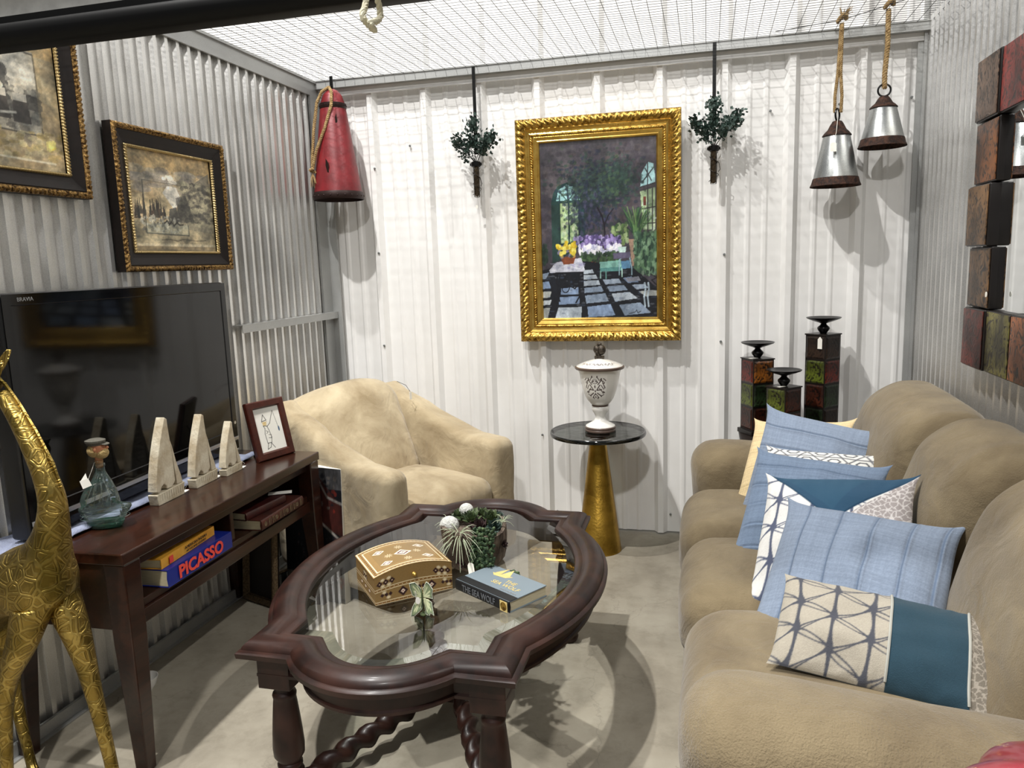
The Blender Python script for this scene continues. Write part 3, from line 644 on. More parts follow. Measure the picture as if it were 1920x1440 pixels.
mb = MB(); mb.lathe([(.0125, 0), (.0125, .0008)], 20); o = mb.obj('spine_medallion', 'gold', bk); o.location = (.098, -.0785, .017); o.rotation_euler = (PI/2, 0, 0)
mb = MB(); mb.box((.098, -.0784, .017), (.030, .0008, .030)); mb.obj('spine_label', 'goldink', bk)

# ---- succulent planter
pl = empty('succulent_planter', (-.728, 2.262, TOP), label='bark stump planter filled with succulents, air plant and white balls', cat='planter'); pl.scale = (1.22, 1.22, 1.18)
mb = MB(); rp = lambda a, z: 1+.05*math.sin(3*a+z*20)+.05*N3(math.cos(a)*4, math.sin(a)*4, z*25)
V = []; F = []; prof = [(.070, 0), (.078, .01), (.084, .04), (.086, .08), (.088, .105), (.080, .108), (.074, .098), (.0, .094)]; S = 44
for r, z in prof:
    for k in range(S): a = 2*PI*k/S; q = r*rp(a, z); V.append((q*math.cos(a), q*math.sin(a), z+(.012*math.sin(2*a) if z > .06 else 0)))
for i in range(len(prof)-1):
    for k in range(S): F.append((i*S+k, i*S+(k+1) % S, (i+1)*S+(k+1) % S, (i+1)*S+k))
mb.add(V, F); mb.obj('bark_pot', 'pot', pl, 50)
def rosette(cx, cy, cz, R_, nl, mat, tilt=(0, 0)):
    mb = MB(); g = 2.39996
    for i in range(nl):
        t = i/nl; a = i*g; r = R_*(.25+.75*t); el = math.radians(78-62*t); L = R_*(.45+.5*t); w = L*.34
        d = Vector((math.cos(a)*math.cos(el), math.sin(a)*math.cos(el), math.sin(el))); s_ = Vector((-math.sin(a), math.cos(a), 0)); up = d.cross(s_)
        b = Vector((0, 0, -.2*R_*t)); m1 = b+d*L*.55; tip = b+d*L-up*L*-.12
        mb.add([b, m1+s_*w, tip, m1-s_*w, m1-up*w*.5, m1+up*w*.12], [(0, 1, 4), (1, 2, 4), (2, 3, 4), (3, 0, 4), (0, 5, 1), (1, 5, 2), (2, 5, 3), (3, 5, 0)])
    o = mb.obj('succulent_rosette', mat, pl); o.location = (cx, cy, cz); o.rotation_euler = (tilt[0], tilt[1], 0); return o
rosette(-.02, .03, .118, .046, 26, 'leafd', (.2, -.1)); rosette(.045, .02, .118, .042, 24, 'leafd', (.3, .4)); rosette(.01, .06, .115, .036, 20, 'leafd')
rosette(.062, -.01, .108, .034, 22, 'leaf', (.6, .5)); rosette(.02, -.01, .108, .036, 20, 'purple', (.5, 0)); rosette(-.015, -.070, .055, .030, 26, 'purple', (1.4, -.1)); rosette(-.005, -.082, .028, .022, 20, 'purple', (1.5, 0))
rosette(-.05, .04, .118, .038, 22, 'leafd', (-.2, -.4)); rosette(-.005, .005, .122, .036, 22, 'leafd', (.3, 0)); rosette(.055, .055, .112, .034, 20, 'leaf', (-.3, .5)); rosette(-.06, .0, .108, .03, 20, 'leaf', (.4, -.8)); rosette(.089, -.018, .062, .020, 16, 'purple', (0, 1.4))
for x, y, z, r in ((-.055, -.032, .112, .026), (-.030, .040, .132, .020)):
    mb = MB(); mb.ico((x, y, z), r, 18, 12); mb.obj('moss_ball', 'whiteball', pl, True)
mb = MB(); mb2 = MB(); c0 = Vector((-.018, -.062, .098))
for i in range(64):
    a = random.uniform(0, 2*PI); el = random.uniform(-.15, 1.1); L = random.uniform(.045, .088); d = Vector((math.cos(a)*math.cos(el)*1.1, math.sin(a)*math.cos(el)-.25, math.sin(el))); p = [c0+d*L*t+Vector((0, 0, -.055*t*t*(1.2-el*.4))) for t in (0, .25, .5, .75, 1)]
    mb.tube(p, [.0014, .0012, .001, .0007, .0003], 4)
for i in range(22):
    c1 = Vector((.085, -.005, .12)) if i % 2 else Vector((-.075, .02, .10)); a = random.uniform(0, 2*PI); el = random.uniform(.2, 1.3); L = random.uniform(.03, .06); d = Vector((math.cos(a)*math.cos(el), math.sin(a)*math.cos(el), math.sin(el)))
    mb.tube([c1+d*L*t+Vector((0, 0, -.03*t*t)) for t in (0, .35, .7, 1)], [.0011, .0009, .0006, .0003], 4)
tag(mb.obj('air_plant', 'airplant', pl, True), kind='stuff')
mb = MB()
for s_ in range(15):
    x = .028+.05*random.random(); y = -.055-.02*random.random(); z0 = .118; x1 = x+random.uniform(-.015, .02); nb = int(random.uniform(9, 15)) if s_ < 12 else 18
    for k in range(nb):
        t = k/14; z = z0-.0095*k; yy = y-.028*math.sin(min(1, t*2.2)*PI/2); xx = x+(x1-x)*t
        if z < .006: xx += (.006-z)*1.6; yy -= (.006-z)*.25; z = .006
        for q in range(2): mb.ico((xx+random.uniform(-.006, .006), yy+random.uniform(-.005, .005), max(.005, z+random.uniform(-.003, .003))), random.uniform(.0038, .0054), 6, 4)
tag(mb.obj('bead_succulent', 'pearls', pl, True), kind='stuff')
mb = MB()
for i in range(30): t = i/30; mb.ico((.06+.085*t+random.uniform(-.005, .005), -.07-.012*t+random.uniform(-.010, .010), .006+.006*random.random()), .005, 6, 4)
for i in range(12): mb.ico((.05+.05*random.random(), -.075-.02*random.random(), .005), .005, 6, 4)
tag(mb.obj('trailing_sprig', 'pearls', pl, True), kind='stuff')
mb = MB(); mb.prism([(-.008, 0), (.008, 0), (.008, .024), (.004, .030), (-.004, .030), (-.008, .024)], .0006, Matrix.Translation((.028, -.112, .012)) @ Matrix.Rotation(math.radians(66), 4, 'X') @ Matrix.Rotation(math.radians(14), 4, 'Z')); mb.obj('price_tag', 'tag', pl)
mb = MB(); mb.tube([(.02, -.09, .05), (.010, -.095, .060), (.018, -.088, .07), (.026, -.09, .058), (.022, -.098, .040)], .0006, 4); mb.obj('tag_string', 'tag', pl)
# ================================================================== SOFA (origin at its base centre)
SO = Vector((.42, 2.36, 0))
sf = empty('sofa', SO, label='long tan ribbed fabric sofa against the right corrugated wall', cat='sofa')
def so(mb): mb.v = [(x-SO.x, y-SO.y, z-SO.z) for x, y, z in mb.v]; return mb
def wr(s, o, amt): return lambda x, y, z: amt*N3(x, y, z, s, o)
for i, (y0, y1) in enumerate(((1.49, 2.10), (2.10, 2.66), (2.66, 3.225))):
    yc, w = (y0+y1)/2, y1-y0-.006
    def f(x, y, z, u, v, q, i=i):
        z += .022*(1-u*u)*(1-v**4)*(q > 0) if q > .3 else 0
        x -= .012*(1-v**4)*(u < -.6); k = .006*N3(x, y, z, 7, i); return (x+k, y, z+k)
    mb = MB(); mb.soft((.25+(.040, .015, 0)[i], yc, .36), (.66, w, .27), .11, (8, 8, 2), 5, f); so(mb).obj('seat_cushion', 'sofa', sf, 'all')
    def f(x, y, z, u, v, q, i=i): x -= .018*(1-v**4)*(1-q*q)*(u < 0); return (x+.004*N3(x, y, z, 9, i), y, z)
    mb = MB(); mb.soft((.0+(.040, .015, 0)[i], yc, .145), (.12, w, .21), .05, (2, 8, 3), 4, f); so(mb).obj('front_panel', 'sofa', sf, 'all')
for i, (y0, y1) in enumerate(((1.47, 2.11), (2.11, 2.665), (2.665, 3.46))):
    yc, w = (y0+y1)/2, y1-y0-.004
    def f(x, y, z, u, v, q, i=i):
        x += .17*q*.5+.02; t = max(0, q); x -= .035*(1-v*v)*(u < 0)*(1-.3*abs(q))
        if q > .2: z -= .035*abs(v)**3*(q-.2)
        k = .011*N3(x, y*.8, z, 6, i*3)+(.006*math.sin(y*70+3*N3(x, y, z, 5, i))*max(0, q-.45)*(abs(v) > .3)); return (x-k*.6, y+(.02*q if i == 2 and v > 0 else 0), z+k)
    mb = MB(); mb.soft(((.745, .72, .71)[i], yc, .665), (.27, w, .54), .125, (3, 12, 12), 7, f); so(mb).obj('back_cushion', 'sofa', sf, 'all')
mb = MB(); mb.soft((.80, 2.36, .40), (.23, 2.20, .70), .05, (2, 6, 4), 4); so(mb).obj('back_frame', 'sofa', sf, 'all')
mb = MB(); mb.soft((.42, 2.36, .17), (.84, 2.0, .22), .03, (4, 6, 2), 3); so(mb).obj('base', 'sofa', sf, 'all')
def armf(amp, top_drop):
    def f(x, y, z, u, v, q):
        if q > 0: z -= top_drop*(u*.5+.5)*q
        k = amp*N3(x, y, z, 5, 11); s_ = 1+.16*max(0, q)*(1-u*.5) ; return (x+k*.5-(.02*max(0, q) if u < -.8 else 0), y*s_, z+k)
    return f
mb = MB(); mb.soft((.42, 1.355, .355), (.90, .255, .65), .118, (8, 3, 5), 7, armf(.010, .09)); so(mb).obj('arm', 'sofazig', sf, 'all')
mb = MB(); mb.soft((.385, 3.345, .355), (.86, .255, .62), .118, (8, 3, 5), 7, armf(.008, .03)); so(mb).obj('arm', 'sofa', sf, 'all')
for x in (.02, .80):
    for y in (1.36, 3.34):
        mb = MB(); mb.lathe([(.022, 0), (.026, .05)], 14, (x, y, 0)); so(mb).obj('foot', 'blackmat', sf, True)

# ------------------------------------------------------------------ throw pillows
def unit_art_linen(col, pleats, cross=True):
    a = Art(150, 150, col); a.grain(.08); n = rng.random(150); a.a *= (1+(n-.5)[None, :, None]*.05); n = rng.random(150); a.a *= (1+(n-.5)[:, None, None]*.07)
    for p in pleats:
        if p > 0: a.line(p*150, 0, p*150, 150, 1.6, '4a5a70', .75)
        else: a.line(0, -p*150, 150, -p*150, 1.6, '4a5a70', .75)
    return a
def branch_art(w, h, bg, fg, cols, sd, wd=5.0):
    random.seed(sd); a = Art(w, h, bg).grain(.05); sp = w/cols; nr = max(3, int(h/sp*1.15)); N_ = []
    for c in range(-1, cols+1): N_.append([((c+.5)*sp+random.uniform(-3, 3), (r+(.5 if c % 2 else 0))*h/nr+random.uniform(-4, 4)) for r in range(-1, nr+2)])
    def curve(p, q, b0, t0):
        m = ((p[0]+q[0])/2+b0[0], (p[1]+q[1])/2+b0[1]); pr_ = p
        for i in range(1, 11):
            t = i/10; x = (1-t)**2*p[0]+2*t*(1-t)*m[0]+t*t*q[0]; y = (1-t)**2*p[1]+2*t*(1-t)*m[1]+t*t*q[1]; k = abs(2*t-1); a.line(*pr_, x, y, t0*(.75+.9*k**3), fg); pr_ = (x, y)
    for L in N_:
        for p_, q_ in zip(L, L[1:]): curve(p_, q_, (random.uniform(-3, 3), 0), wd)
    for A_, B_ in zip(N_, N_[1:]):
        for p_ in A_:
            for q_ in B_:
                d = abs(p_[1]-q_[1])
                if d < h/nr*.95: curve(p_, q_, (0, (-1 if p_[1] < q_[1] else 1)*sp*.10), wd*.42)
                if d < h/nr*.65: curve((p_[0], p_[1]+4), (q_[0], q_[1]-3), (0, sp*.16), wd*.34)
    random.seed(7); return a
def crackle(a, x0, y0, x1, y1, bg, fg, n=6, clip=None):
    X, Y = np.meshgrid(np.arange(int(x0), int(x1)), np.arange(int(y0), int(y1))); g = n; gx, gy = X//g, Y//g; J = rng.random((200, 200, 2)); D = []
    for i in (-1, 0, 1):
        for j in (-1, 0, 1):
            q = J[(gy+j) % 200, (gx+i) % 200]; D.append(np.abs((gx+i+q[..., 0])*g-X)*1.1+np.abs((gy+j+q[..., 1])*g-Y))
    D = np.stack(D, -1); D.sort(-1); e = (D[..., 1]-D[..., 0]) < 1.25
    col = np.where(e[..., None], np.array(hexc(fg)), np.array(hexc(bg)))
    if clip is not None:
        m = clip(X, Y)[..., None]; col = np.where(m, col, a.a[int(y0):int(y1), int(x0):int(x1)])
    a.a[int(y0):int(y1), int(x0):int(x1)] = col; return a
def pillow(name, BL, TL, TR, T, art, label, pleats=(), back=None, fl=1.25, wrk=0, seed=1, trim=None, pin=.085):
    BL, TL, TR = Vector(BL), Vector(TL), Vector(TR); ex = (TR-TL); W = ex.length; ex.normalize(); ey = (TL-BL); H = ey.length; ey = (ey-ex*ey.dot(ex)).normalized(); nz = ex.cross(ey)
    c = BL+ex*W/2+ey*H/2-nz*T*.40; base = c-ey*H/2
    M_ = Matrix(((ex.x, ey.x, nz.x, base.x), (ex.y, ey.y, nz.y, base.y), (ex.z, ey.z, nz.z, base.z), (0, 0, 0, 1)))
    t = empty(name, label=label, cat='pillow', group=None, mat=M_)
    n = art.w if art.w >= art.h else art.h; nu, nv = art.w, art.h
    u, v = np.meshgrid(np.linspace(-1, 1, nu), np.linspace(1, -1, nv)); th = T/2*np.clip((1-np.abs(u)**2.1)*(1-np.abs(v)**2.1), 0, 1)**.62*fl
    nzv = np.array([[N3(a_, b_, 0, 2.2, seed) for a_ in np.linspace(-1, 1, 30)] for b_ in np.linspace(1, -1, 30)])
    gi = Art(30, 30, '000000'); gi.a[:] = nzv[..., None]; nn = gi.samp((u+1)/2, (v+1)/2)[..., 0]
    x = u*W/2*1.05*(1-pin*(1-np.abs(v)**6)); y = v*H/2*1.05*(1-pin*1.25*(1-np.abs(u)**6))+H/2
    th = th*(1+.25*nn); edge = np.minimum(1-np.abs(u), 1-np.abs(v)); 
    if wrk: th = th+wrk*np.sin(u*26+nn*6)*np.exp(-edge*6)*np.clip(edge*8, 0, 1)
    for p in pleats:
        q = (u+1)/2 if p > 0 else (1-v)/2; th = th-.004*np.exp(-((q-abs(p))/.008)**2)*np.clip(edge*10, 0, 1)+.003*np.exp(-((q-abs(p)-.016)/.01)**2)*np.clip(edge*10, 0, 1)
    z = th; colr = art.a
    F_ = np.stack([x, y, z], -1)
    grid_mesh('pillow_front', F_, colr, 'fabric_art', t, True, flip=True)
    k = 4; Bk = np.stack([x[::k, ::k], y[::k, ::k], -th[::k, ::k]], -1) if False else np.stack([x, y, -th], -1)
    bc = back.a if back is not None else np.broadcast_to(np.array(hexc('7d8da3')), colr.shape)
    grid_mesh('pillow_back', Bk, bc, 'fabric_art', t, True)
    if trim:
        for px_ in trim:
            mb = MB(); j = int(px_*(nu-1)); mb.tube([(x[i, j], y[i, j], z[i, j]+.002) for i in range(2, nv-2, 4)], .0032, 6); mb.obj('piping', 'silverbead' if False else MAT['towelpipe'], t, True)
    return t
MAT['towelpipe'] = M('grey_piping', 'a7a79f', .9)
BLUE = '8491a4'
pillow('throw_pillow', (.098, 3.00, .49), (.230, 3.28, .79), (.59, 3.12, .83), .10, unit_art_linen('dcc69a', ()), 'cream linen pillow with brown fringe edge at the far end of the row', seed=3, pleats=(-.2, -.4, -.6, -.8))
a = unit_art_linen(BLUE, (-.17, -.36))
pillow('throw_pillow', (.122, 2.86, .495), (.254, 3.092, .876), (.665, 3.005, .80), .11, a, 'blue linen pillow with horizontal pleats standing highest before the cream one', pleats=(-.17, -.36, -.55, -.74, -.9), seed=4)
a = Art(150, 150, 'ecebe6').grain(.04)
for r in range(12):
    for c in range(7):
        cx, cy = c*36+(18 if r % 2 else 0), r*20+6
        for R_, wd, cl in ((13.6, 2.2, '75767a'), (6.4, 2.0, '55575c')):
            P = [(cx+R_*1.25*math.cos(k*PI/3), cy+R_*.85*math.sin(k*PI/3)) for k in range(7)]; a.path(P, wd, cl)
pillow('throw_pillow', (.17, 2.70, .50), (.235, 2.955, .755), (.625, 2.865, .755), .10, a, 'white pillow with grey hexagon print between two blue linen pillows', seed=5)
a = unit_art_linen('75869d', (-.16, -.34))
pillow('throw_pillow', (.070, 2.415, .495), (.199, 2.738, .80), (.60, 2.62, .78), .12, a, 'blue pleated linen pillow right behind the teal triangle pillow', pleats=(-.16, -.34, -.52, -.7, -.87), seed=6)
a = branch_art(170, 170, 'e4e3df', '565d73', 4, 11, 4.2)
crackle(a, 0, 0, 170, 170, 'a59d9b', 'd9d4d2', 6, lambda X, Y: (X > 85) & (Y > (170-X)))
a.poly([(8, 0), (170, 0), (88, 74)], '2d4d66'); a.poly([(20, 3), (120, 3), (88, 60)], '34586f', .5)
a.line(8, 0, 88, 74, 2, '1e3c55'); a.line(170, 0, 88, 74, 2, '1e3c55')
pillow('throw_pillow', (.104, 2.12, .50), (.192, 2.455, .787), (.590, 2.318, .836), .12, a, 'pillow with teal velvet triangle, white branch print and grey crackle print', seed=7, wrk=.003)
a = unit_art_linen(BLUE, (.16, .36, .56, .76, .93))
pillow('throw_pillow', (.094, 1.935, .495), (.238, 2.272, .775), (.652, 2.105, .770), .15, a, 'largest blue linen pillow with vertical pleats in front of the triangle pillow', pleats=(.16, .36, .56, .76, .93), seed=8)
a = Art(220, 120, 'b3a896'); b_ = branch_art(112, 120, 'a8a193', '4b4d55', 3, 4, 4.2); a.a[:, :112] = b_.a; a.rect(112, 0, 186, 120, '2b4350'); crackle(a, 186, 0, 220, 120, '7b7469', 'a39b8f', 6)  # branch print ground is darkened: shadow over this pillow put into its colour
a.grain(.05)
pillow('lumbar_pillow', (.150, 1.675, .570), (.192, 1.89, .690), (.632, 1.797, .651), .10, a, 'long lumbar pillow, branch print left and dark teal velvet right, by the near sofa arm', seed=9, wrk=.004, trim=(.51, .845), pin=.035)

# ================================================================== ARMCHAIR
ac = empty('armchair', (-1.475, 3.318, 0), math.radians(-24.8), label='tan microfiber armchair in the corner beside the television stand', cat='armchair')
def f(x, y, z, u, v, q):
    b = max(0, .55-u)/1.55
    if q > 0: z += .235*b**1.25*q-.015*max(0, u)*q
    k = .008*N3(x, y, z, 6, 2); return (x+k, y+(.012 if y > 0 else -.012)*q*0+k, z+k)
for s in (-1, 1):
    def g(x, y, z, u, v, q, s=s):
        x, y, z = f(x, y, z, u, v, q); return (x, y+s*.05*max(0, q)*max(0, -u)*-.6, z)
    mb = MB(); mb.soft((.02, (.365 if s > 0 else -.337), .335), (.82, .17 if s > 0 else .145, .58), .050, (10, 3, 8), 5, g); mb.obj('arm', 'chair', ac, 'all')
def f(x, y, z, u, v, q):
    if q > .3: z += .03*(1-u*u)*(1-v**4)
    if u > .4: x += .02*(1-v**4)*(1-q*q)
    return (x, y, z+.005*N3(x, y, z, 8, 4))
mb = MB(); mb.soft((.13, 0, .355), (.60, .555, .17), .06, (7, 7, 2), 5, f); mb.obj('seat_cushion', 'chair', ac, 'all')
mb = MB(); mb.soft((.03, 0, .17), (.74, .56, .22), .03, (5, 5, 2), 3); mb.obj('base', 'chair', ac, 'all')
def f(x, y, z, u, v, q):
    x -= .115*q; y *= 1+.14*max(0, q); x += .045*(1-v*v)*(1-q*q)*(u > 0)
    z -= .05*abs(v)**3*max(0, q); z += .016*max(0, q)*math.sin(v*2.2+.4)
    k = .012*N3(x, y, z, 5, 9)+(.010*math.sin(z*60+x*30+y*10)*max(0, -v-.55)*max(0, q)); return (x+k, y, z+k*.5)
mb = MB(); mb.soft((-.235, .0, .625), (.19, .58, .50), .085, (3, 12, 12), 7, f); mb.obj('back_cushion', 'chair', ac, 'all')
mb = MB(); mb.soft((-.36, 0, .40), (.09, .70, .68), .04, (2, 6, 6), 4, lambda x, y, z, u, v, q: (x-.02*q, y, z)); mb.obj('back_frame', 'chair', ac, 'all')
for x in (-.3, .34):
    for y in (-.34, .34): mb = MB(); mb.lathe([(.018, 0), (.024, .06)], 12, (x, y, 0)); mb.obj('foot', 'barkdark', ac, True)
mb = MB(); mb.box((-.098, .250, .800), (.003, .014, .04)); mb.obj('price_tag', 'tag', ac)
mb = MB(); mb.tube([(-.20, .255, .865), (-.135, .255, .850), (-.098, .25, .818)], .0012, 5); mb.obj('tag_string', 'blackmat', ac)

# ================================================================== TELEVISION STAND
SP = Vector((-1.822, 2.275, 0))
ts = empty('tv_stand', SP, .024, label='dark cherry wood television stand with open shelves on the left', cat='tv stand')
def part(name, bx_, mat='stand', par=ts, bev=.003):
    mb = MB()
    for c, d in bx_: mb.box(c, d)
    return mb.obj(name, mat, par, bev=bev)
part('stand_top', [((.006, 0, .6625), (.455, 1.185, .035))], bev=.004)
part('top_rail', [((.195, 0, .628), (.022, 1.06, .034))])
for s in (-1, 1): part('side_panel', [((0, s*.553, .54), (.36, .024, .21))])
part('back_panel', [((-.195, 0, .54), (.016, 1.09, .21))], bev=0)
part('shelf', [((.0, 0, .490), (.40, 1.085, .026))]); part('bottom_rail', [((.200, 0, .455), (.022, 1.06, .045))])
part('divider', [((.0, -.005, .573), (.38, .022, .144))])
for sx, sy in ((1, -1), (1, 1), (-1, -1), (-1, 1)):
    mb = MB(); x, y = (.196 if sx > 0 else -.190), sy*.552
    V = []
    for z, w in ((0, .040), (.40, .064), (.645, .068)):
        o = (.068-w)/2
        for a, b in ((-1, -1), (1, -1), (1, 1), (-1, 1)): V.append((x+sx*o+a*w/2, y+sy*o+b*w/2, z))
    F = [(3, 2, 1, 0), (8, 9, 10, 11)]+[(k*4+i, k*4+(i+1) % 4, k*4+4+(i+1) % 4, k*4+4+i) for k in range(2) for i in range(4)]
    mb.add(V, F); mb.obj('leg', 'stand', ts, bev=.004)
STOP = .680
# towel under the television
tw = []
ny, nx = 120, 26; Y_ = np.linspace(1.575, 2.76, ny); X_ = np.linspace(-2.035, -1.825, nx); G_ = np.zeros((ny, nx, 3))
for i, y in enumerate(Y_):
    for j, x in enumerate(X_):
        u = (x+2.035)/.21; z = STOP+.0035; e = max(0, (1.74-y)/.165); z += e*(.018*math.sin(u*9+1)+.016)+(-.022*max(0, (1.66-y)/.085))*(1 if y < 1.66 else 0)
        r = math.exp(-((u-.90)/.10)**2); z += .014*r*(1 if y > 1.78 else .3); z += .002*N3(x, y, 0, 40)
        G_[i, j] = (x+.006*N3(0, y, 0, 6)*(u > .5), y, max(z, STOP+.002 if y > 1.69 else .66))
o = grid_mesh('towel', G_, None, 'towel', None); o.location = (0, 0, 0); sm = o.modifiers.new('solid', 'SOLIDIFY'); sm.thickness = .003; sm.offset = 1
tag(o, 'blue grey towel spread under the television on the dark wood stand', 'towel')
# television
tv = empty('television', (-1.925, 2.262, .6955), PI/2+.0637, label='large black flat screen television leaning space above the wooden stand'.replace(' leaning space above', ' standing on'), cat='television')
W_, H_ = 1.13, .715
mb = MB(); mb.soft((0, .035, H_/2), (W_, .07, H_), .012, (1, 1, 1), 3); mb.obj('tv_shell', 'tvmat', tv, True)
mb = MB(); mb.soft((0, .075, H_/2), (W_*.8, .05, H_*.75), .02, (1, 1, 1), 3); mb.obj('rear_housing', 'tvmat', tv, True)
def rect_ring(x0, z0, x1, z1, X0, Z0, X1, Z1, y0, y1):
    mb = MB(); mb.add([(x0, y0, z0), (x1, y0, z0), (x1, y0, z1), (x0, y0, z1), (X0, y1, Z0), (X1, y1, Z0), (X1, y1, Z1), (X0, y1, Z1)], [(i, (i+1) % 4, 4+(i+1) % 4, 4+i) for i in range(4)]); return mb
hw = W_/2
mb = rect_ring(-hw+.003, .006, hw-.003, H_-.003, -hw+.033, .088, hw-.033, H_-.033, -.004, -.004); mb.obj('bezel', 'tvblack', tv)
mb = rect_ring(-hw+.033, .088, hw-.033, H_-.033, -hw+.036, .091, hw-.036, H_-.036, -.004, .0); mb.obj('bezel_lip', 'tvmat', tv)
mb = MB(); mb.add([(-hw+.036, -.001, .091), (hw-.036, -.001, .091), (hw-.036, -.001, H_-.036), (-hw+.036, -.001, H_-.036)], [(0, 1, 2, 3)]); mb.obj('screen', 'tvscreen', tv)
mb = MB(); mb.box((0, -.006, .050), (W_-.01, .006, .014)); mb.obj('silver_strip', 'silver', tv, bev=.001)
mb = MB(); mb.box((0, -.003, .022), (W_-.006, .006, .036)); mb.obj('lower_bezel', 'tvblack', tv, bev=.002)
text_obj('BRAVIA', .016, 'tv_lettering', 'paleink', tv, (-hw+.085, -.0045, H_-.019), (PI/2, 0, 0), sx=1.1)
text_obj('®', .022, 'corner_badge', 'paleink', tv, (hw-.017, -.0045, .115), (PI/2, 0, 0)) if False else None
mb = MB(); mb.lathe([(.007, 0), (.007, .001)], 16); o = mb.obj('corner_badge', 'silver', tv, True); o.location = (hw-.017, -.004, .118); o.rotation_euler = (PI/2, 0, 0)

# sailboats
def boat(loc, rz, L, H, T, label, tagside):
    t = empty('wooden_sailboat', loc, rz, label=label, cat='sculpture', group='whitewashed wooden sailboats on the television stand')
    # plane: local X = along the hull, Z up, thickness along Y
    Mx = lambda th: Matrix.Translation((0, th/2, 0)) @ Matrix(((1, 0, 0, 0), (0, 0, -1, 0), (0, 1, 0, 0), (0, 0, 0, 1)))
    h = L/2; mb = MB(); mb.prism([(-h*.92, 0), (h*.90, 0), (h, H*.15), (-h, H*.13)], T, Mx(T)); mb.obj('hull', 'whitewood', t, bev=.002)
    P = [(-h*.96, H*.17)]; 
    for i in range(9): q = i/8; P.append((-h*.96+(h*1.02)*q**1.55, H*.17+H*.83*q))
    P += [(h*.20, H*.97)]
    for i in range(7): q = i/6; P.append((h*.20+h*.18*q+.04*h*math.sin(q*PI), H*(.97-.75*q)))
    P += [(h*.32, H*.19), (h*.1, H*.15), (-h*.22, H*.15), (-h*.26, H*.19), (-h*.42, H*.225), (-h*.60, H*.20), (-h*.70, H*.15), (-h*.8, H*.15)]
    mb = MB(); mb.prism(P, T*.92, Mx(T*.92)); mb.obj('mainsail', 'whitewood', t, bev=.003)
    P = [(h*.32, H*.72), (h*.44, H*.62), (h*.62, H*.42), (h*.86, H*.24), (h*.93, H*.15), (h*.52, H*.15), (h*.50, H*.22)]
    mb = MB(); mb.prism(P, T*.8, Mx(T*.8)); mb.obj('jib', 'whitewood', t, bev=.002)
    for s in (-.72, .52):
        mb = MB(); mb.lathe([(L*.085, 0), (L*.085, T*.7)], 16); o = mb.obj('sail_notch', 'darkframe', t, True) if False else None
    mb = MB()
    for i in range(11): x = -h*.8+h*1.6*i/10; mb.box((x, -T/2-.0006, H*.085), (.0022, .0016, H*.085))
    tag(mb.obj('carved_mark', 'whitewood', t), kind='stuff')
    mb = MB(); mb.box((h+.018, -.004, .0015), (.034, .014, .0012), rz=.2); mb.obj('price_tag', 'tag', t)
    mb = MB(); mb.tube([(h*.8, -T/2-.002, H*.17), (h*1.05, -T/2-.006, H*.10), (h+.004, -.006, .003)], .0008, 5); mb.obj('tag_string', 'tag', t)
    return t
boat((-1.800, 2.165, STOP), PI/2+.06, .155, .290, .036, 'tallest whitewashed wooden sailboat, next to the glass bottle', 1)
boat((-1.800, 2.362, STOP), PI/2+.06, .145, .262, .034, 'middle sized whitewashed wooden sailboat on the television stand', 1)
boat((-1.785, 2.512, STOP), PI/2+.06, .120, .205, .032, 'smallest whitewashed wooden sailboat, beside the picture frame', 1)
# ship-shaped bottle with a carved captain stopper
bo = empty('ship_bottle', (-1.800, 1.885, STOP), math.radians(28), label='clear aqua glass bottle shaped like a ship, captain head stopper', cat='bottle')
def loft(rings, S=36):
    mb = MB(); V = []; F = []
    for z, rx, ry, cx, pw in rings:
        for k in range(S):
            a = 2*PI*k/S; c, s_ = math.cos(a), math.sin(a); V.append((cx+rx*math.copysign(abs(c)**pw, c), ry*math.copysign(abs(s_)**pw, s_), z))
    n = len(rings)
    for i in range(n-1):
        for k in range(S): F.append((i*S+k, i*S+(k+1) % S, (i+1)*S+(k+1) % S, (i+1)*S+k))
    F.append(tuple(range(S-1, -1, -1))); F.append(tuple((n-1)*S+k for k in range(S))); return mb.add(V, F)
rg = [(0, .044, .026, 0, 1), (.004, .048, .030, 0, 1), (.02, .055, .034, 0, 1), (.022, .053, .032, 0, 1), (.035, .062, .036, 0, 1), (.037, .060, .034, 0, 1), (.052, .070, .038, .002, 1), (.062, .076, .038, .002, 1), (.068, .074, .036, .002, 1), (.074, .056, .034, -.008, 1), (.09, .056, .035, -.010, 1), (.105, .052, .036, -.009, 1), (.12, .046, .034, -.007, 1), (.135, .038, .030, -.004, 1), (.15, .028, .025, 0, 1), (.165, .020, .019, 0, 1), (.18, .0145, .0145, 0, 1), (.194, .0135, .0135, 0, 1), (.196, .016, .016, 0, 1), (.203, .016, .016, 0, 1), (.205, .013, .013, 0, 1)]
loft(rg).obj('bottle_glass', 'bottle', bo, 60)
rg2 = [(.003, .044, .026, 0, 1), (.006, .046, .028, 0, 1), (.015, .050, .030, 0, 1), (.022, .052, .031, 0, 1)]
loft(rg2).obj('green_base', 'bottlegreen', bo, 60)
mb = MB()
for s in (-1, 1):
    for q in range(4): mb.tube([(-.045+.024*q, s*.033*(1-.1*q), .072), (-.040+.022*q+.004, s*.037, .10), (-.02+.013*q, s*.030, .14), (-.006+.004*q, s*.016, .175)], .0018, 6)
for q in range(3): mb.tube([(.070*math.cos(a), .037*math.sin(a), .058-.012*q) for a in np.linspace(0, 2*PI, 32)], .0012, 5)
mb.obj('sail_ribs', 'bottle', bo, True)
mb = MB(); mb.lathe([(.010, .19), (.012, .215)], 14); st = mb.obj('cork', 'cork', bo, True)
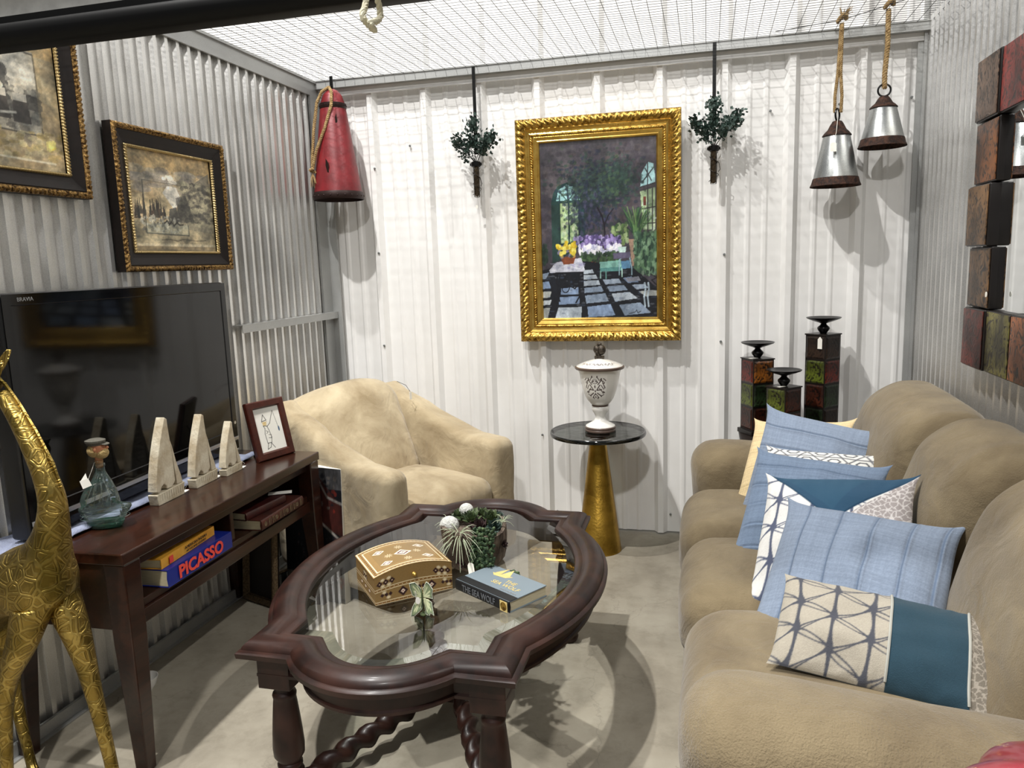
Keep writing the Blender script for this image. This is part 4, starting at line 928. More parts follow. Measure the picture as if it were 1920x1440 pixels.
hd = MB(); hd.ico((0, 0, .25), .024, 20, 14, (1, .92, 1.12)); hd.lathe([(.010, .205), (.011, .232)], 12); hd.ico((.024, 0, .252), .0062, 10, 6, (1.3, .8, 1)); hd.ico((-.002, .022, .25), .006, 8, 6, (.8, .6, 1.3)); hd.ico((-.002, -.022, .25), .006, 8, 6, (.8, .6, 1.3))
for s in (-1, 1): hd.ico((.018, s*.008, .258), .003, 8, 5)
hd.obj('captain_head', 'skin', bo, True)
mb = MB(); mb.ico((.010, 0, .236), .021, 18, 12, (1, 1.02, .9)); mb.ico((-.008, 0, .245), .0225, 16, 10, (1, 1.06, 1)); mb.ico((.018, .007, .243), .0075, 10, 6); mb.ico((.018, -.007, .243), .0075, 10, 6)
mb.obj('beard', 'beard', bo, True)
mb = MB(); mb.lathe([(.0235, .262), (.0245, .267), (.029, .272), (.029, .277), (.018, .281), (.002, .282)], 22, (-.004, 0, 0), 1, .95); mb.soft((.022, 0, .266), (.026, .036, .003), .0014, (4, 4, 1), 2, lambda x, y, z, u, v, q: (x-.008*v*v, y, z-.25*max(0, x))); mb.obj('cap', 'cap', bo, True)
mb = MB(); mb.prism([(-.014, -.010), (.012, -.014), (.014, .010), (-.010, .016)], .0006, Matrix.Translation((-.036, -.028, .150)) @ Matrix.Rotation(1.3, 4, 'X') @ Matrix.Rotation(.5, 4, 'Z')); mb.prism([(-.012, -.01), (.012, -.012), (.004, .016)], .0006, Matrix.Translation((-.040, -.022, .165)) @ Matrix.Rotation(1.2, 4, 'X')); mb.obj('price_tag', 'tag', bo)
mb = MB(); mb.tube([(-.030, -.020, .16), (-.018, -.012, .19), (-.012, -.006, .208), (0, -.012, .212)], .0007, 5); mb.obj('tag_string', 'tag', bo)
# small framed ink drawing
pf_c = Vector((-1.738, 2.752, STOP))
pf = empty('picture_frame', pf_c, math.atan2(.184, .053), label='small brown wooden frame with an ink sketch of a fisherman, on the stand', cat='picture frame')
TL_ = Matrix.Rotation(math.radians(-13), 4, 'X')
def sub(o): o.matrix_parent_inverse = Matrix(); o.matrix_basis = TL_; return o
fw, fh = .196, .245
o = rsweep(fw, fh, [(0, 0), (0, .014), (.004, .018), (.026, .018), (.030, .012), (.033, .008)]); o.v = [(x, y, z+fh/2) for x, y, z in o.v]; sub(o.obj('frame', wood('red_brown_wood', '30120b', '4c2115', .35), pf))
a = Art(90, 120, 'e8e6dd'); a.rect(0, 0, 90, 14, '9c9d97', .55); k = '26241f'
a.path([(30, 18), (38, 34), (22, 36), (30, 18)], 1.6, k); a.path([(22, 38), (30, 42), (38, 38)], 1.5, 'a8823a'); a.ell(30, 43, 7, 6, 'd8bb7a', .8); a.path([(24, 48), (36, 50), (40, 62), (44, 82), (40, 96), (26, 96), (24, 70), (28, 56), (24, 48)], 1.5, k); a.path([(36, 52), (48, 44), (58, 26), (66, 12)], 1.4, k); a.path([(66, 12), (70, 34), (74, 60)], .9, k); a.ell(75, 64, 2.6, 7, '3f5b7a'); a.path([(28, 96), (22, 112), (34, 108), (38, 97), (48, 112)], 1.5, k); a.path([(30, 62), (36, 66), (30, 70)], 1.2, k); a.path([(36, 74), (44, 76), (42, 84), (34, 82)], 1.2, k)
o = art_plane('drawing', a, fw-.062, fh-.062, pf, y=-.009, mat='artgloss', fn=lambda u, v: np.stack([(u-.5)*(fw-.062), np.full_like(u, -.009), fh/2+(v-.5)*(fh-.062)], -1)); sub(o)
mb = MB(); mb.box((0, .004, fh/2), (fw-.004, .006, fh-.004)); sub(mb.obj('backing', 'barkdark', pf))
mb = MB(); mb.box((0, .068, .075), (.05, .004, .165), rot=Matrix.Rotation(math.radians(26), 3, 'X')); mb.obj('easel_leg', 'barkdark', pf)

# books in the stand
SH = .5035
b1 = book('thick_book', (-1.708, 2.035, SH), PI/2+.035, .345, .245, .056, 'bookblue', 'bookblue', 'thick blue art book with large red letters on its spine, bottom shelf', round_spine=False)
text_obj('PICASSO', .056, 'spine_title', 'redink', b1, (-.005, -.1245, .028), (PI/2, 0, 0), off=.0018, sx=1.1)
b2 = book('yellow_book', (-1.722, 2.010, SH+.0565), PI/2+.10, .305, .215, .032, 'bookyellow', 'bookyellow', 'yellow spined book lying on top of the thick blue art book', round_spine=False)
text_obj('AMERICAN INDIAN', .0135, 'spine_title', 'blackink', b2, (.035, -.1095, .0215), (PI/2, 0, 0), sx=1.1)
text_obj('MYTHS AND LEGENDS', .0095, 'spine_title', 'blackink', b2, (.035, -.1095, .0095), (PI/2, 0, 0), sx=1.2)
mb = MB(); mb.box((-.105, -.1094, .016), (.02, .0008, .022)); mb.obj('spine_emblem', 'redink', b2)
b3 = book('old_book', (-1.690, 2.525, SH), PI/2+.02, .310, .215, .040, 'bookrust', 'bookrust', 'old brown leather bound book with gold ornament spine, bottom of its pile')
mb = MB()
for i, x in enumerate(np.linspace(-.13, .13, 11)):
    if i % 3 == 0: mb.lathe([(.009, 0), (.009, .0006)], 12, (x, 0, 0))
    else: mb.box((x, 0, .0003), (.006, .026, .0006)); mb.box((x+.010, 0, .0003), (.003, .026, .0006))
o = mb.obj('spine_ornament', 'tan', b3); o.location = (0, -.1105, .020); o.rotation_euler = (PI/2, 0, 0)
b4 = book('red_book', (-1.700, 2.480, SH+.0405), PI/2-.10, .235, .165, .030, 'bookred', 'bookred', 'dark red leather book lying on top of the brown ornate one')
mb = MB(); mb.box((-1.635, 2.600, SH+.0750), (.09, .035, .0025), rz=.5); tag(mb.obj('note_card', 'white', None), 'white paper slip tucked on top of the dark red book', 'paper')

# canvas leaning on the armchair, frames beneath the stand
cd = Vector((.907, -.42, 0)); cv_c = Vector((-1.668, 2.897, 0))
M_ = Matrix.Translation(cv_c) @ Matrix.Rotation(math.radians(-9), 4, 'Z') @ Matrix.Rotation(math.radians(-3), 4, 'X')
cv = empty('canvas_painting', label='dark navy and red patterned canvas leaning on the armchair side', cat='painting', mat=M_)
a = Art(120, 140, '12141b').grain(.3)
a.rect(0, 0, 120, 22, '4a4a4c'); a.poly([(0, 0), (60, 0), (120, 40), (120, 70), (40, 52), (0, 40)], '48201c'); a.path([(0, 44), (60, 50), (120, 76)], 3, 'a8a29a'); a.path([(60, 0), (90, 30), (120, 36)], 3, '8f8a86'); a.dabs(120, (20, 70, 120, 120), ['3f4148', '2b2d36', '55545a', '4e3030'], (1, 2), (1, 2)); a.poly([(0, 112), (120, 104), (120, 140), (0, 140)], '77736a'); a.dabs(60, (0, 112, 120, 140), ['3d3c38', '9c978a', '7c5f55'], (2, 7), (1, 3)); a.dabs(60, (10, 8, 110, 48), ['802a20', '1b1d26', '6b6560'], (2, 4), (1, 3))
a.fractal(.6, (6, 12, 30, 60)); a.a *= .8
CW, CH = .31, .60
o = art_plane('canvas_face', a, CW, CH, cv, fn=lambda u, v: np.stack([(u-.5)*CW, np.full_like(u, -.0205), v*CH], -1))
mb = MB(); mb.box((0, 0, CH/2), (CW+.002, .04, CH+.002)); mb.obj('canvas_edge', MAT['white'], cv, bev=.002)
M_ = Matrix.Translation((-1.90, 2.90, 0)) @ Matrix.Rotation(math.radians(-20), 4, 'Z') @ Matrix.Rotation(math.radians(-5), 4, 'X')
for i, (dx, dy, h) in enumerate(((-.02, -.05, .40), (.0, -.095, .36))):
    M2 = Matrix.Translation((dx, dy, 0)) @ M_; fr = empty('leaning_picture', label=('framed brown picture leaning behind another under the television stand', 'front framed brown picture leaning under the television stand')[i], cat='frame', mat=M2)
    o = rsweep(.22, h, [(0, 0), (0, .018), (.008, .022), (.026, .014), (.028, 0)]); o.v = [(x, y, z+h/2) for x, y, z in o.v]; o.obj('frame_molding', 'tan' if i else 'darkframe', fr)
    mb = MB(); mb.box((0, .004, h/2), (.19, .006, h-.03)); mb.obj('frame_panel', 'barkdark', fr)
gf = empty('framed_glass', (-1.80, 3.03, 0), math.radians(-22), label='flat dark framed panel lying on the floor beneath the stand end', cat='frame')
mb = rsweep(.42, .30, [(0, 0), (0, .012), (.012, .014), (.02, .008)]); mb.v = [(x, z, -y) for x, y, z in mb.v]; mb.obj('frame_molding', 'tan', gf)
mb = MB(); mb.box((0, 0, .004), (.40, .28, .006)); mb.obj('panel', MAT['tvscreen'], gf)
wb_ = empty('white_bowl', (-1.905, 2.085, 0), label='small white ceramic bowl on the floor behind the near stand leg', cat='bowl'); wb_.scale = (.6, .6, .8)
mb = MB(); mb.lathe([(.03, 0), (.034, .006), (.056, .03), (.070, .065), (.067, .065), (.053, .032), (.03, .010), (.0, .008)], 32, close=False); mb.obj('bowl_body', 'whitecer', wb_, True)
# ================================================================== WALL ART
gp = empty('garden_painting', (-.530, 3.921, 1.602), label='large painting of a garden room in an ornate gold frame', cat='painting')
PW, PH = .822, 1.122
def leafmod(t, j, ins):
    if 2 <= j <= 6: return .0045*math.sin(t/.034*2*PI+j*1.1)+.0035*math.sin(t/.017*2*PI-j*1.9)+.002*math.sin(t/.0085*2*PI+j*2)
    return 0
rsweep(PW, PH, [(0, 0), (0, .034), (.004, .040), (.010, .047), (.018, .052), (.028, .053), (.036, .047), (.044, .037), (.047, .034)], .0042, leafmod).obj('carved_molding', 'gold', gp, 'all')
rsweep(PW-.094, PH-.094, [(0, .034), (.004, .036), (.014, .026), (.022, .024), (.027, .026)]).obj('inner_cove', 'goldflat', gp)
rsweep(PW-.148, PH-.148, [(0, .026), (.003, .031), (.007, .032), (.011, .029), (.013, .025)], .0035, lambda t, j, ins: .0022*math.sin(t/.0125*2*PI)*(0 < j < 4)).obj('bead_trim', 'gold', gp, 'all')
rsweep(PW-.174, PH-.174, [(0, .025), (.004, .027), (.020, .020), (.024, .022), (.030, .016), (.033, .010)]).obj('gilt_liner', 'goldflat', gp)
GW, GH = 228, 352
a = Art(GW, GH, '443f48')
q = lambda x, y: ((x-90)/685*GW, (y-240)/1065*GH)
def qp(*p): return [q(x, y) for x, y in p]
def gd(n, cx, cy, sx_, sy_, cols, rx, ry, al):
    for _ in range(n): X_, Y_ = q(random.gauss(cx, sx_), random.gauss(cy, sy_)); a.ell(X_, Y_, random.uniform(*rx), random.uniform(*ry), random.choice(cols), al)
a.rect(0, 0, GW, 40, '4e4a50'); a.dabs(500, (0, 0, GW, 190), ['4a454e', '3b363f', '565058', '514646', '433c49'], (3, 9), (2, 7), .5)
a.dabs(60, (10, 40, 60, 110), ['6a6264', '5c5558'], (4, 10), (4, 9), .3)
# left arched window
a.poly(qp((160, 960), (160, 600), (175, 540), (205, 500), (255, 484), (305, 500), (340, 540), (355, 600), (355, 850)), '1d3f3f')
a.poly(qp((190, 590), (205, 525), (255, 495), (310, 520), (330, 575), (330, 590)), '8fc4c6'); a.poly(qp((255, 590), (262, 600), (262, 840), (212, 840), (212, 600)), 'a9c586'); a.poly(qp((268, 600), (320, 600), (318, 830), (268, 830)), '7fa36a')
a.dabs(60, (*q(212, 620), *q(320, 830)), ['c9dda0', '587f4c', '9fc0a0', 'dfe9c0'], (2, 4), (2, 6), .6)
for x in (210, 262, 322): a.line(*q(x, 560), *q(x, 850), 2.2, '17302d')
a.line(*q(165, 600), *q(350, 600), 3, '24423c'); a.line(*q(258, 490), *q(258, 600), 2, '17302d'); a.line(*q(258, 595), *q(215, 540), 1.6, '17302d'); a.line(*q(258, 595), *q(300, 540), 1.6, '17302d'); a.poly(qp((160, 960), (160, 610), (205, 610), (208, 940)), '26413c')
# right window
a.poly(qp((668, 800), (672, 540), (680, 450), (715, 390), (750, 400), (760, 470), (758, 800)), '4a4548'); a.poly(qp((672, 535), (682, 455), (714, 395), (745, 405), (755, 470), (754, 510)), '9fd0d4'); a.poly(qp((672, 560), (755, 540), (755, 780), (690, 780)), '9fb98a')
a.dabs(30, (*q(690, 600), *q(750, 780)), ['cfe0b8', '6f8e5c', 'b7cfc0'], (2, 4), (2, 6), .7)
for l in (((714, 395), (714, 780)), ((672, 535), (756, 515)), ((680, 660), (756, 650)), ((690, 745), (756, 742)), ((740, 545), (740, 780)), ((690, 500), (745, 430)), ((735, 500), (700, 430))): a.line(*q(*l[0]), *q(*l[1]), 2, '332f35')
a.poly(qp((690, 590), (704, 590), (704, 640), (690, 640)), '7a3b2e')
# trees and foliage
gd(1500, 425, 505, 92, 72, ['1f2b2e', '2b3d38', '233047', '35504a', '3a5246', '2a2f45', '3b4f3a'], (1.5, 5), (1.5, 4), .5); gd(300, 560, 480, 50, 60, ['2d473f', '35504a', '26343a'], (1.5, 4), (1.5, 4), .5); gd(420, 395, 680, 70, 75, ['1f2838', '2c3450', '263a38', '4a4668'], (1.5, 4), (2, 5), .5)
gd(160, 540, 480, 45, 50, ['4f6d44', '3b5a4c', '2d473f'], (1.5, 4), (1.5, 4), .5); a.path(qp((470, 820), (468, 740), (455, 690), (430, 640)), 3, '201c26'); a.path(qp((470, 740), (490, 690), (520, 650)), 2, '201c26')
for _ in range(46): x = 650+random.uniform(-20, 20); a.line(*q(x, 800), *q(x+random.uniform(-85, 85), 640+random.uniform(0, 90)), 1.8, random.choice(['2f5a35', '4b7a41', '1e3b2b', '6a8f50']), .85)
a.dabs(90, (*q(515, 740), *q(600, 860)), ['51733d', '7f9a58', '34542f', '9ab07a'], (2, 4), (3, 6), .8)
# flowers
a.dabs(130, (*q(290, 805), *q(560, 870)), ['6d5a9c', '8a78b8', '51437c', 'a79bd0', '3c3360'], (2, 4), (3, 5), .85)
a.dabs(120, (*q(320, 860), *q(560, 915)), ['e8e6f0', 'cfd0e6', 'b7b8da', 'f2f0f4'], (2, 3), (4, 6), .9); a.dabs(100, (*q(330, 905), *q(560, 965)), ['2f4a30', '46653c', '223626'], (2, 4), (3, 6), .8); a.ell(*q(395, 975), 13, 6, '7a2f22')
a.poly(qp((545, 875), (592, 875), (586, 915), (552, 915)), 'b9d6cf'); a.poly(qp((605, 830), (655, 830), (648, 990), (625, 990)), 'a6866e'); a.dabs(420, (*q(640, 800), *q(770, 1030)), ['3f6449', '587f57', '2b4a3a', '7aa07a', '1d3029'], (2, 4), (3, 9), .7)
a.dabs(30, (*q(95, 850), *q(130, 960)), ['27402f', '1a2a24'], (2, 4), (3, 6)); 
# floor
a.poly(qp((90, 1305), (90, 1000), (340, 950), (620, 990), (775, 1130), (775, 1305)), '171a22')
til = ['8fa0b4', 'a3b0bd', '7d90a8', '6f86a8', 'b2bcc2', '9a9f9c']
for P in (((100, 1020), (140, 1012), (120, 1050), (92, 1056)), ((150, 1110), (90, 1112), (92, 1070), (135, 1068)), ((90, 1130), (150, 1128), (140, 1165), (90, 1168)), ((90, 1185), (150, 1180), (140, 1210), (90, 1212)), ((345, 1005), (395, 1002), (405, 1025), (345, 1028)), ((345, 1035), (415, 1033), (425, 1058), (345, 1062)), ((345, 1070), (430, 1066), (440, 1095), (345, 1100)), ((345, 1112), (445, 1104), (460, 1135), (348, 1142)), ((350, 1158), (468, 1146), (488, 1195), (356, 1206)), ((362, 1226), (498, 1212), (525, 1280), (368, 1290)), ((455, 1066), (548, 1060), (562, 1088), (470, 1094)), ((478, 1106), (575, 1100), (598, 1130), (495, 1138)), ((505, 1150), (608, 1142), (655, 1180), (525, 1198)), ((548, 1218), (668, 1206), (730, 1268), (580, 1282)), ((190, 1228), (330, 1226), (325, 1295), (168, 1296)), ((200, 1165), (315, 1160), (318, 1205), (192, 1210)), ((570, 1058), (620, 1050), (660, 1085), (600, 1088)), ((620, 1100), (690, 1096), (720, 1120), (650, 1128)), ((660, 1140), (770, 1130), (772, 1165), (700, 1170)), ((95, 1230), (140, 1228), (125, 1290), (95, 1292)), ((210, 1110), (310, 1106), (312, 1148), (205, 1150))):
    a.poly(qp(*P), random.choice(til))
a.dabs(160, (*q(95, 1010), *q(770, 1295)), ['5d7aa8', 'c4ccd4', '3c4a66', '8a93a0'], (2, 6), (1, 2), .25)
# iron table, flower bowl, bench
a.poly(qp((140, 1000), (180, 955), (330, 930), (350, 1000), (345, 1012), (145, 1015)), 'b9bccb'); a.dabs(30, (*q(160, 960), *q(340, 1000)), ['8c86b4', 'd6d8e2', '9aa0b8'], (3, 7), (1, 3), .6)
k = '15161d'; a.path(qp((165, 1020), (330, 1018)), 3, k)
for x in (190, 320): a.path(qp((x, 1018), (x-8, 1080), (x+4, 1150), (x-25, 1200)), 2.6, k)
for x in (215, 250, 285): a.ell(*q(x, 1045), 6, 7, k, ring=.55)
a.path(qp((185, 1085), (215, 1110), (250, 1090), (290, 1115), (318, 1085)), 2.4, k); a.ell(*q(235, 1110), 8, 10, k, ring=.6); a.path(qp((150, 1075), (150, 1120), (185, 1150), (200, 1190)), 2.4, k)
a.poly(qp((210, 925), (300, 920), (285, 965), (225, 968)), '8a4526'); a.dabs(60, (*q(190, 860), *q(300, 925)), ['6c6a8a', '3f4f36', '857a9c', 'c8a24a'], (2, 4), (2, 4)); a.dabs(34, (*q(192, 830), *q(300, 905)), ['e8cf2e', 'f4e25a', 'd8b51c'], (2.5, 4), (3, 5), .95)
a.poly(qp((438, 960), (560, 952), (566, 990), (440, 998)), '79b7a8'); a.poly(qp((438, 996), (566, 990), (566, 1014), (440, 1018)), '4f8f8a'); a.path(qp((442, 1015), (442, 1055)), 2, '8fc0b4'); a.path(qp((474, 1018), (474, 1060)), 2, '5d9a90'); a.path(qp((566, 1000), (566, 1050)), 2, '9fcabc')
a.path(qp((550, 1040), (552, 950), (580, 928), (610, 935), (622, 1000), (622, 1040)), 1.8, '8fb6c4'); a.poly(qp((560, 960), (612, 955), (614, 1000), (566, 1005)), '4c7fa6'); a.poly(qp((585, 1060), (660, 1050), (672, 1075), (600, 1082)), '8c8f9c'); a.poly(qp((515, 910), (615, 905), (612, 940), (520, 945)), '5a5470')
for x in (695, 715): a.path(qp((x, 1090), (x+4, 1130), (x-4, 1170), (x+2, 1230)), 3.2, 'b6cddc', .8)
a.path(qp((730, 1040), (765, 1060), (735, 1075), (768, 1110), (732, 1130), (765, 1135)), 1.8, k); a.path(qp((605, 1272), (640, 1262), (648, 1250), (655, 1268), (672, 1258)), 1.2, '20222b')
a.fractal(.35, (12, 26, 60, 110), .05).grain(.12); gm_ = a.a.mean(-1, keepdims=True); a.a = (gm_+(a.a-gm_)*.82)*.93
art_plane('canvas', a, PW-.222, PH-.222, gp, y=-.010, mat='artgloss')
mb = MB(); mb.box((0, -.002, 0), (PW-.02, .004, PH-.02)); mb.obj('backing_board', 'barkdark', gp)

def landscape(which):
    w, h = 190, 150; a = Art(w, h, 'b3a07c'); 
    a.dabs(420, (0, 0, w, h), ['b8a888', 'a08a66', 'c4b898', '8f7f64', 'bfae88'], (6, 22), (3, 9), .35)
    if which == 0:
        a.rect(0, 0, w, 26, 'a08352', .4); a.dabs(60, (10, 26, 185, 60), ['8a847c', '9b958a', 'b9b09c', '77716b'], (8, 22), (2, 6), .5)
        a.poly([(120, 55), (150, 38), (185, 20), (190, 120), (104, 112), (100, 88), (108, 66)], '6f6a5d'); a.dabs(260, (108, 40, 188, 108), ['8b8570', '55524a', '9d977e', '413f3b', 'a9a387'], (3, 8), (2, 4), .6)
        a.poly([(72, 60), (96, 86), (112, 66), (104, 50), (84, 48)], 'c8c4b8'); a.dabs(12, (76, 34, 100, 56), ['e6e0d0'], (3, 7), (2, 3), .7)
        for _ in range(46): x = random.uniform(8, 74); y0 = 96+random.uniform(-4, 6); hh = random.uniform(18, 50)*(1 if x > 28 else .7)*(1-(x/140)); a.poly([(x-3, y0), (x, y0-hh), (x+3, y0)], random.choice(['2a2a28', '3a3833', '44413a', '4e4037']), .85)
        a.poly([(84, 84), (100, 80), (104, 108), (78, 106)], '4a4a46', .9); a.poly([(100, 66), (124, 60), (140, 100), (104, 106)], '3c3b38', .55)
        a.rect(0, 104, w, 150, 'a39b80', .55); a.dabs(120, (20, 96, 105, 120), ['d3d0bf', '6f6e66', '4b4b46', 'bdb9a6'], (1, 4), (1, 4), .6)
        a.path([(30, 44), (30, 122), (124, 124), (124, 108)], 1.6, '3f4440'); a.line(30, 44, 130, 46, .8, '5a564c'); a.rect(31, 108, 124, 123, 'aab0a0', .35)
        a.path([(70, 106), (76, 102), (80, 108), (86, 103), (90, 110), (98, 104), (104, 108), (112, 107)], 2, '25241f'); a.path([(60, 132), (80, 131), (96, 133), (110, 130), (140, 132), (165, 131)], 1, '4a4336')
        a.rect(0, 138, w, 142, 'd8ccb0', .5); a.rect(0, 142, w, 150, '7d6d52', .6)
    else:
        a.rect(0, 0, w, 30, 'c9a469', .45); a.rect(0, 26, 163, 112, 'b7b3a6', .75); a.path([(0, 22), (162, 28), (164, 112), (0, 108)], 1.6, '3b3a36'); a.dabs(80, (0, 30, 158, 60), ['d5d1c4', 'cac6b8'], (6, 16), (3, 8), .5)
        a.dabs(160, (105, 48, 124, 92), ['4b4a47', '605e58', '3a3937'], (2, 7), (2, 6), .6); a.dabs(200, (124, 66, 162, 108), ['6b6963', '8b887d', '4d4b47', 'a3a093'], (2, 6), (1, 4), .6); a.dabs(90, (146, 74, 163, 84), ['3e3c39', '55534d'], (3, 6), (2, 4), .7)
        for x, y in ((117, 78), (136, 80), (142, 80)): a.ell(x, y-11, 3.4, 3.6, 'bcb7a8'); a.poly([(x-5, y-8), (x+5, y-8), (x+9, y+22), (x-8, y+22)], '45413d'); a.poly([(x-5, y-8), (x+6, y-8), (x+5, y), (x-5, y)], 'cfcbbd', .8)
        a.line(114, 94, 132, 92, 2.4, 'dad6c8'); a.poly([(134, 104), (148, 104), (147, 128), (139, 122)], '7d7466', .6); a.dabs(130, (0, 108, 190, 140), ['a8935f', 'c5b27a', '8d7d52', 'd8cb9d'], (2, 7), (1, 4), .6); a.dabs(10, (166, 116, 177, 126), ['e4d25a', 'f0e48a'], (2, 4), (2, 4))
        a.line(0, 136, 176, 140, 2, 'e2d8bc'); a.rect(162, 20, 170, 132, '9c8a64', .3); a.path([(100, 14), (108, 8), (112, 15), (124, 11), (130, 16), (146, 14), (152, 9), (156, 17)], 1.1, '5a4f3d'); a.path([(70, 12), (76, 9), (80, 14), (88, 10), (100, 14), (110, 12), (114, 7), (120, 14), (138, 16)], 1.1, '5a4f3d')
    return a.fractal(.55, (7, 16, 34, 70), .06).grain(.10, 1)
def dark_frame(name, loc, w, h, which, label):
    t = empty(name, loc, PI/2, label=label, cat='picture', group=None)
    scal = lambda t_, j, ins: (.0030*math.sin(t_/.017*2*PI+j*1.3)+.002*math.sin(t_/.0085*2*PI-j))*(1 <= j <= 4)
    rsweep(w, h, [(0, 0), (0, .036)]).obj('frame_side', 'darkframe', t)
    rsweep(w, h, [(0, .036), (.004, .042), (.010, .045), (.016, .043), (.019, .038), (.021, .036)], .0042, scal).obj('carved_edge', 'bronze', t, 'all')
    rsweep(w-.042, h-.042, [(0, .036), (.004, .038), (.030, .026), (.046, .022)]).obj('frame_rail', 'darkframe', t)
    rsweep(w-.134, h-.134, [(0, .022), (.002, .027), (.0055, .030), (.009, .027), (.011, .02)], .0026, lambda t_, j, ins: .0034*math.sin(t_/.0105*2*PI)*(0 < j < 4)).obj('bead_trim', 'silverbead', t, 'all')
    art_plane('print', landscape(which), w-.154, h-.154, t, y=-.014)
    mb = MB(); mb.box((0, -.004, 0), (w-.02, .008, h-.02)); mb.obj('backing_board', 'barkdark', t); return t
dark_frame('framed_print', (-2.046, 2.652, 1.725), .640, .525, 0, 'framed mountain landscape print, the smaller one nearer the corner')
dark_frame('framed_print', (-2.046, 1.862, 2.00), .70, .585, 1, 'framed country scene print cut off by the upper left edge')

# ================================================================== SIDE TABLE AND URN
stc = Vector((-.515, 3.685, 0))
st = empty('side_table', stc, label='round side table with smoked glass top and gold cone base', cat='side table')
mb = MB(); mb.lathe([(.112, 0), (.112, .004), (.110, .006), (.038, .585), (.036, .592)], 56); mb.obj('cone_base', 'brass_cone', st, True)
mb = MB(); mb.lathe([(.06, .592), (.06, .597)], 40); mb.obj('mount_plate', 'blackmetal', st, True)
mb = MB(); mb.lathe([(.234, .616), (.0001, .616)], 72, close=False); mb.obj('glass_top', 'smoke', st)
mb = MB(); mb.lathe([(.22, .5965), (.236, .5975), (.239, .606), (.237, .614), (.234, .6168), (.228, .6166)], 72, close=False); mb.obj('glass_rim', 'glassedge', st, True)
ur = empty('lidded_urn', stc+Vector((.015, -.01, .6175)), label='white ceramic lidded urn with dark scroll cutouts on the side table', cat='urn')
def lat(name, prof, mat, seg=56, close=True): mb = MB(); mb.lathe(prof, seg, close=close); return mb.obj(name, mat, ur, 50)
lat('foot_rim', [(.073, 0), (.076, .003), (.076, .012), (.074, .014), (.076, .017), (.076, .022), (.073, .026)], 'brownrim')
lat('pedestal', [(.072, .026), (.071, .030), (.052, .040), (.032, .052), (.025, .066), (.024, .074), (.030, .088), (.039, .102), (.042, .114), (.040, .124), (.038, .126)], 'whitecer')
lat('collar', [(.038, .125), (.041, .127), (.041, .131), (.038, .133)], 'brownrim')
body = [(.036, .131), (.048, .140), (.062, .157), (.073, .180), (.082, .207), (.089, .235), (.094, .262), (.098, .288), (.104, .303), (.110, .310)]
lat('body', body, 'whitecer'); lat('rim_band', [(.108, .309), (.118, .311), (.121, .317), (.120, .322), (.112, .325)], 'brownrim')
lat('lid', [(.114, .323), (.112, .327), (.098, .334), (.075, .343), (.048, .352), (.024, .358), (.018, .360)], 'whitecer')
a = Art(110, 100, 'e9e7e1'); k = '3a2a28'
for s in (-1, 1):
    for i in range(7):
        t_ = i/6; an = PI*(.08+.84*t_); cx, cy = 55+s*46*math.sin(an)*.98, 50-44*math.cos(an)
        a.ell(cx, cy, 2.6, 4.4, k)
    for (x, y, x2, y2, w) in ((8, 60, 22, 40, 4), (8, 60, 30, 58, 3.6), (10, 72, 30, 84, 4), (14, 38, 26, 24, 3.6), (24, 18, 36, 26, 3.4), (34, 30, 42, 44, 3.4), (20, 52, 38, 72, 3), (30, 84, 42, 78, 3), (5, 78, 16, 90, 3.4), (4, 22, 14, 30, 3), (28, 40, 40, 56, 3), (38, 14, 48, 22, 3), (14, 12, 20, 22, 3), (36, 64, 46, 70, 3)): a.line(55+s*x, y, 55+s*x2, y2, w, k); a.ell(55+s*x2, y2, w*.7, w*.7, k)
for y in (64, 76, 88): a.ell(55, y, 3, 4.5, k)
a.ell(55, 26, 13, 10, k, ring=.62); a.ell(55, 26, 7, 4, k, ring=.4); a.ell(55, 46, 3, 6, k)
zz_ = [p[1] for p in body]; rr_ = [p[0] for p in body]
def urnf(u, v): z = .168+v*.125; r = np.interp(z, zz_, rr_)+.0006; an = -PI/2-.14+(u-.5)*1.30; return np.stack([r*np.cos(an), r*np.sin(an), z], -1)
art_plane('fretwork', a, 1, 1, ur, mat='artgloss', fn=urnf)
for i in range(3):
    a = Art(60, 14, 'e9e7e1'); a.path([(2, 9), (10, 4), (18, 10), (30, 5), (42, 10), (50, 4), (58, 9)], 1.6, k); a.dabs(10, (2, 2, 58, 12), [k], (1, 1.6), (1, 1.6))
    def lidf(u, v, i=i): r = .098-v*.034; z = np.interp(r, [.024, .048, .075, .098, .112], [.358, .352, .343, .334, .327])+.0006; an = -PI/2+(i-1)*.75+(u-.5)*.7; return np.stack([r*np.cos(an), r*np.sin(an), z], -1)
    art_plane('lid_scroll', a, 1, 1, ur, mat='artgloss', fn=lidf)
mb = MB(); mb.box((0, 0, .366), (.045, .030, .014)); mb.tube([(-.004, 0, .37), (-.008, 0, .385), (-.012, 0, .40)], .012, 8); mb.ico((-.012, 0, .405), .018, 14, 9, (1, .9, 1.2)); mb.ico((.010, 0, .402), .021, 14, 9, (1, .9, 1.25)); mb.ico((.0, 0, .43), .010, 10, 6, (1.3, .9, .8)); mb.ico((-.010, -.012, .392), .007, 8, 6)
v_ = mb.v; mb.v = [(x+.003*N3(x, y, z, 90), y+.003*N3(y, z, x, 90), z) for x, y, z in v_]; mb.obj('finial', M('aged_bronze', '5c5348', .5, .6, var=(120, '2d2722')), ur, True)

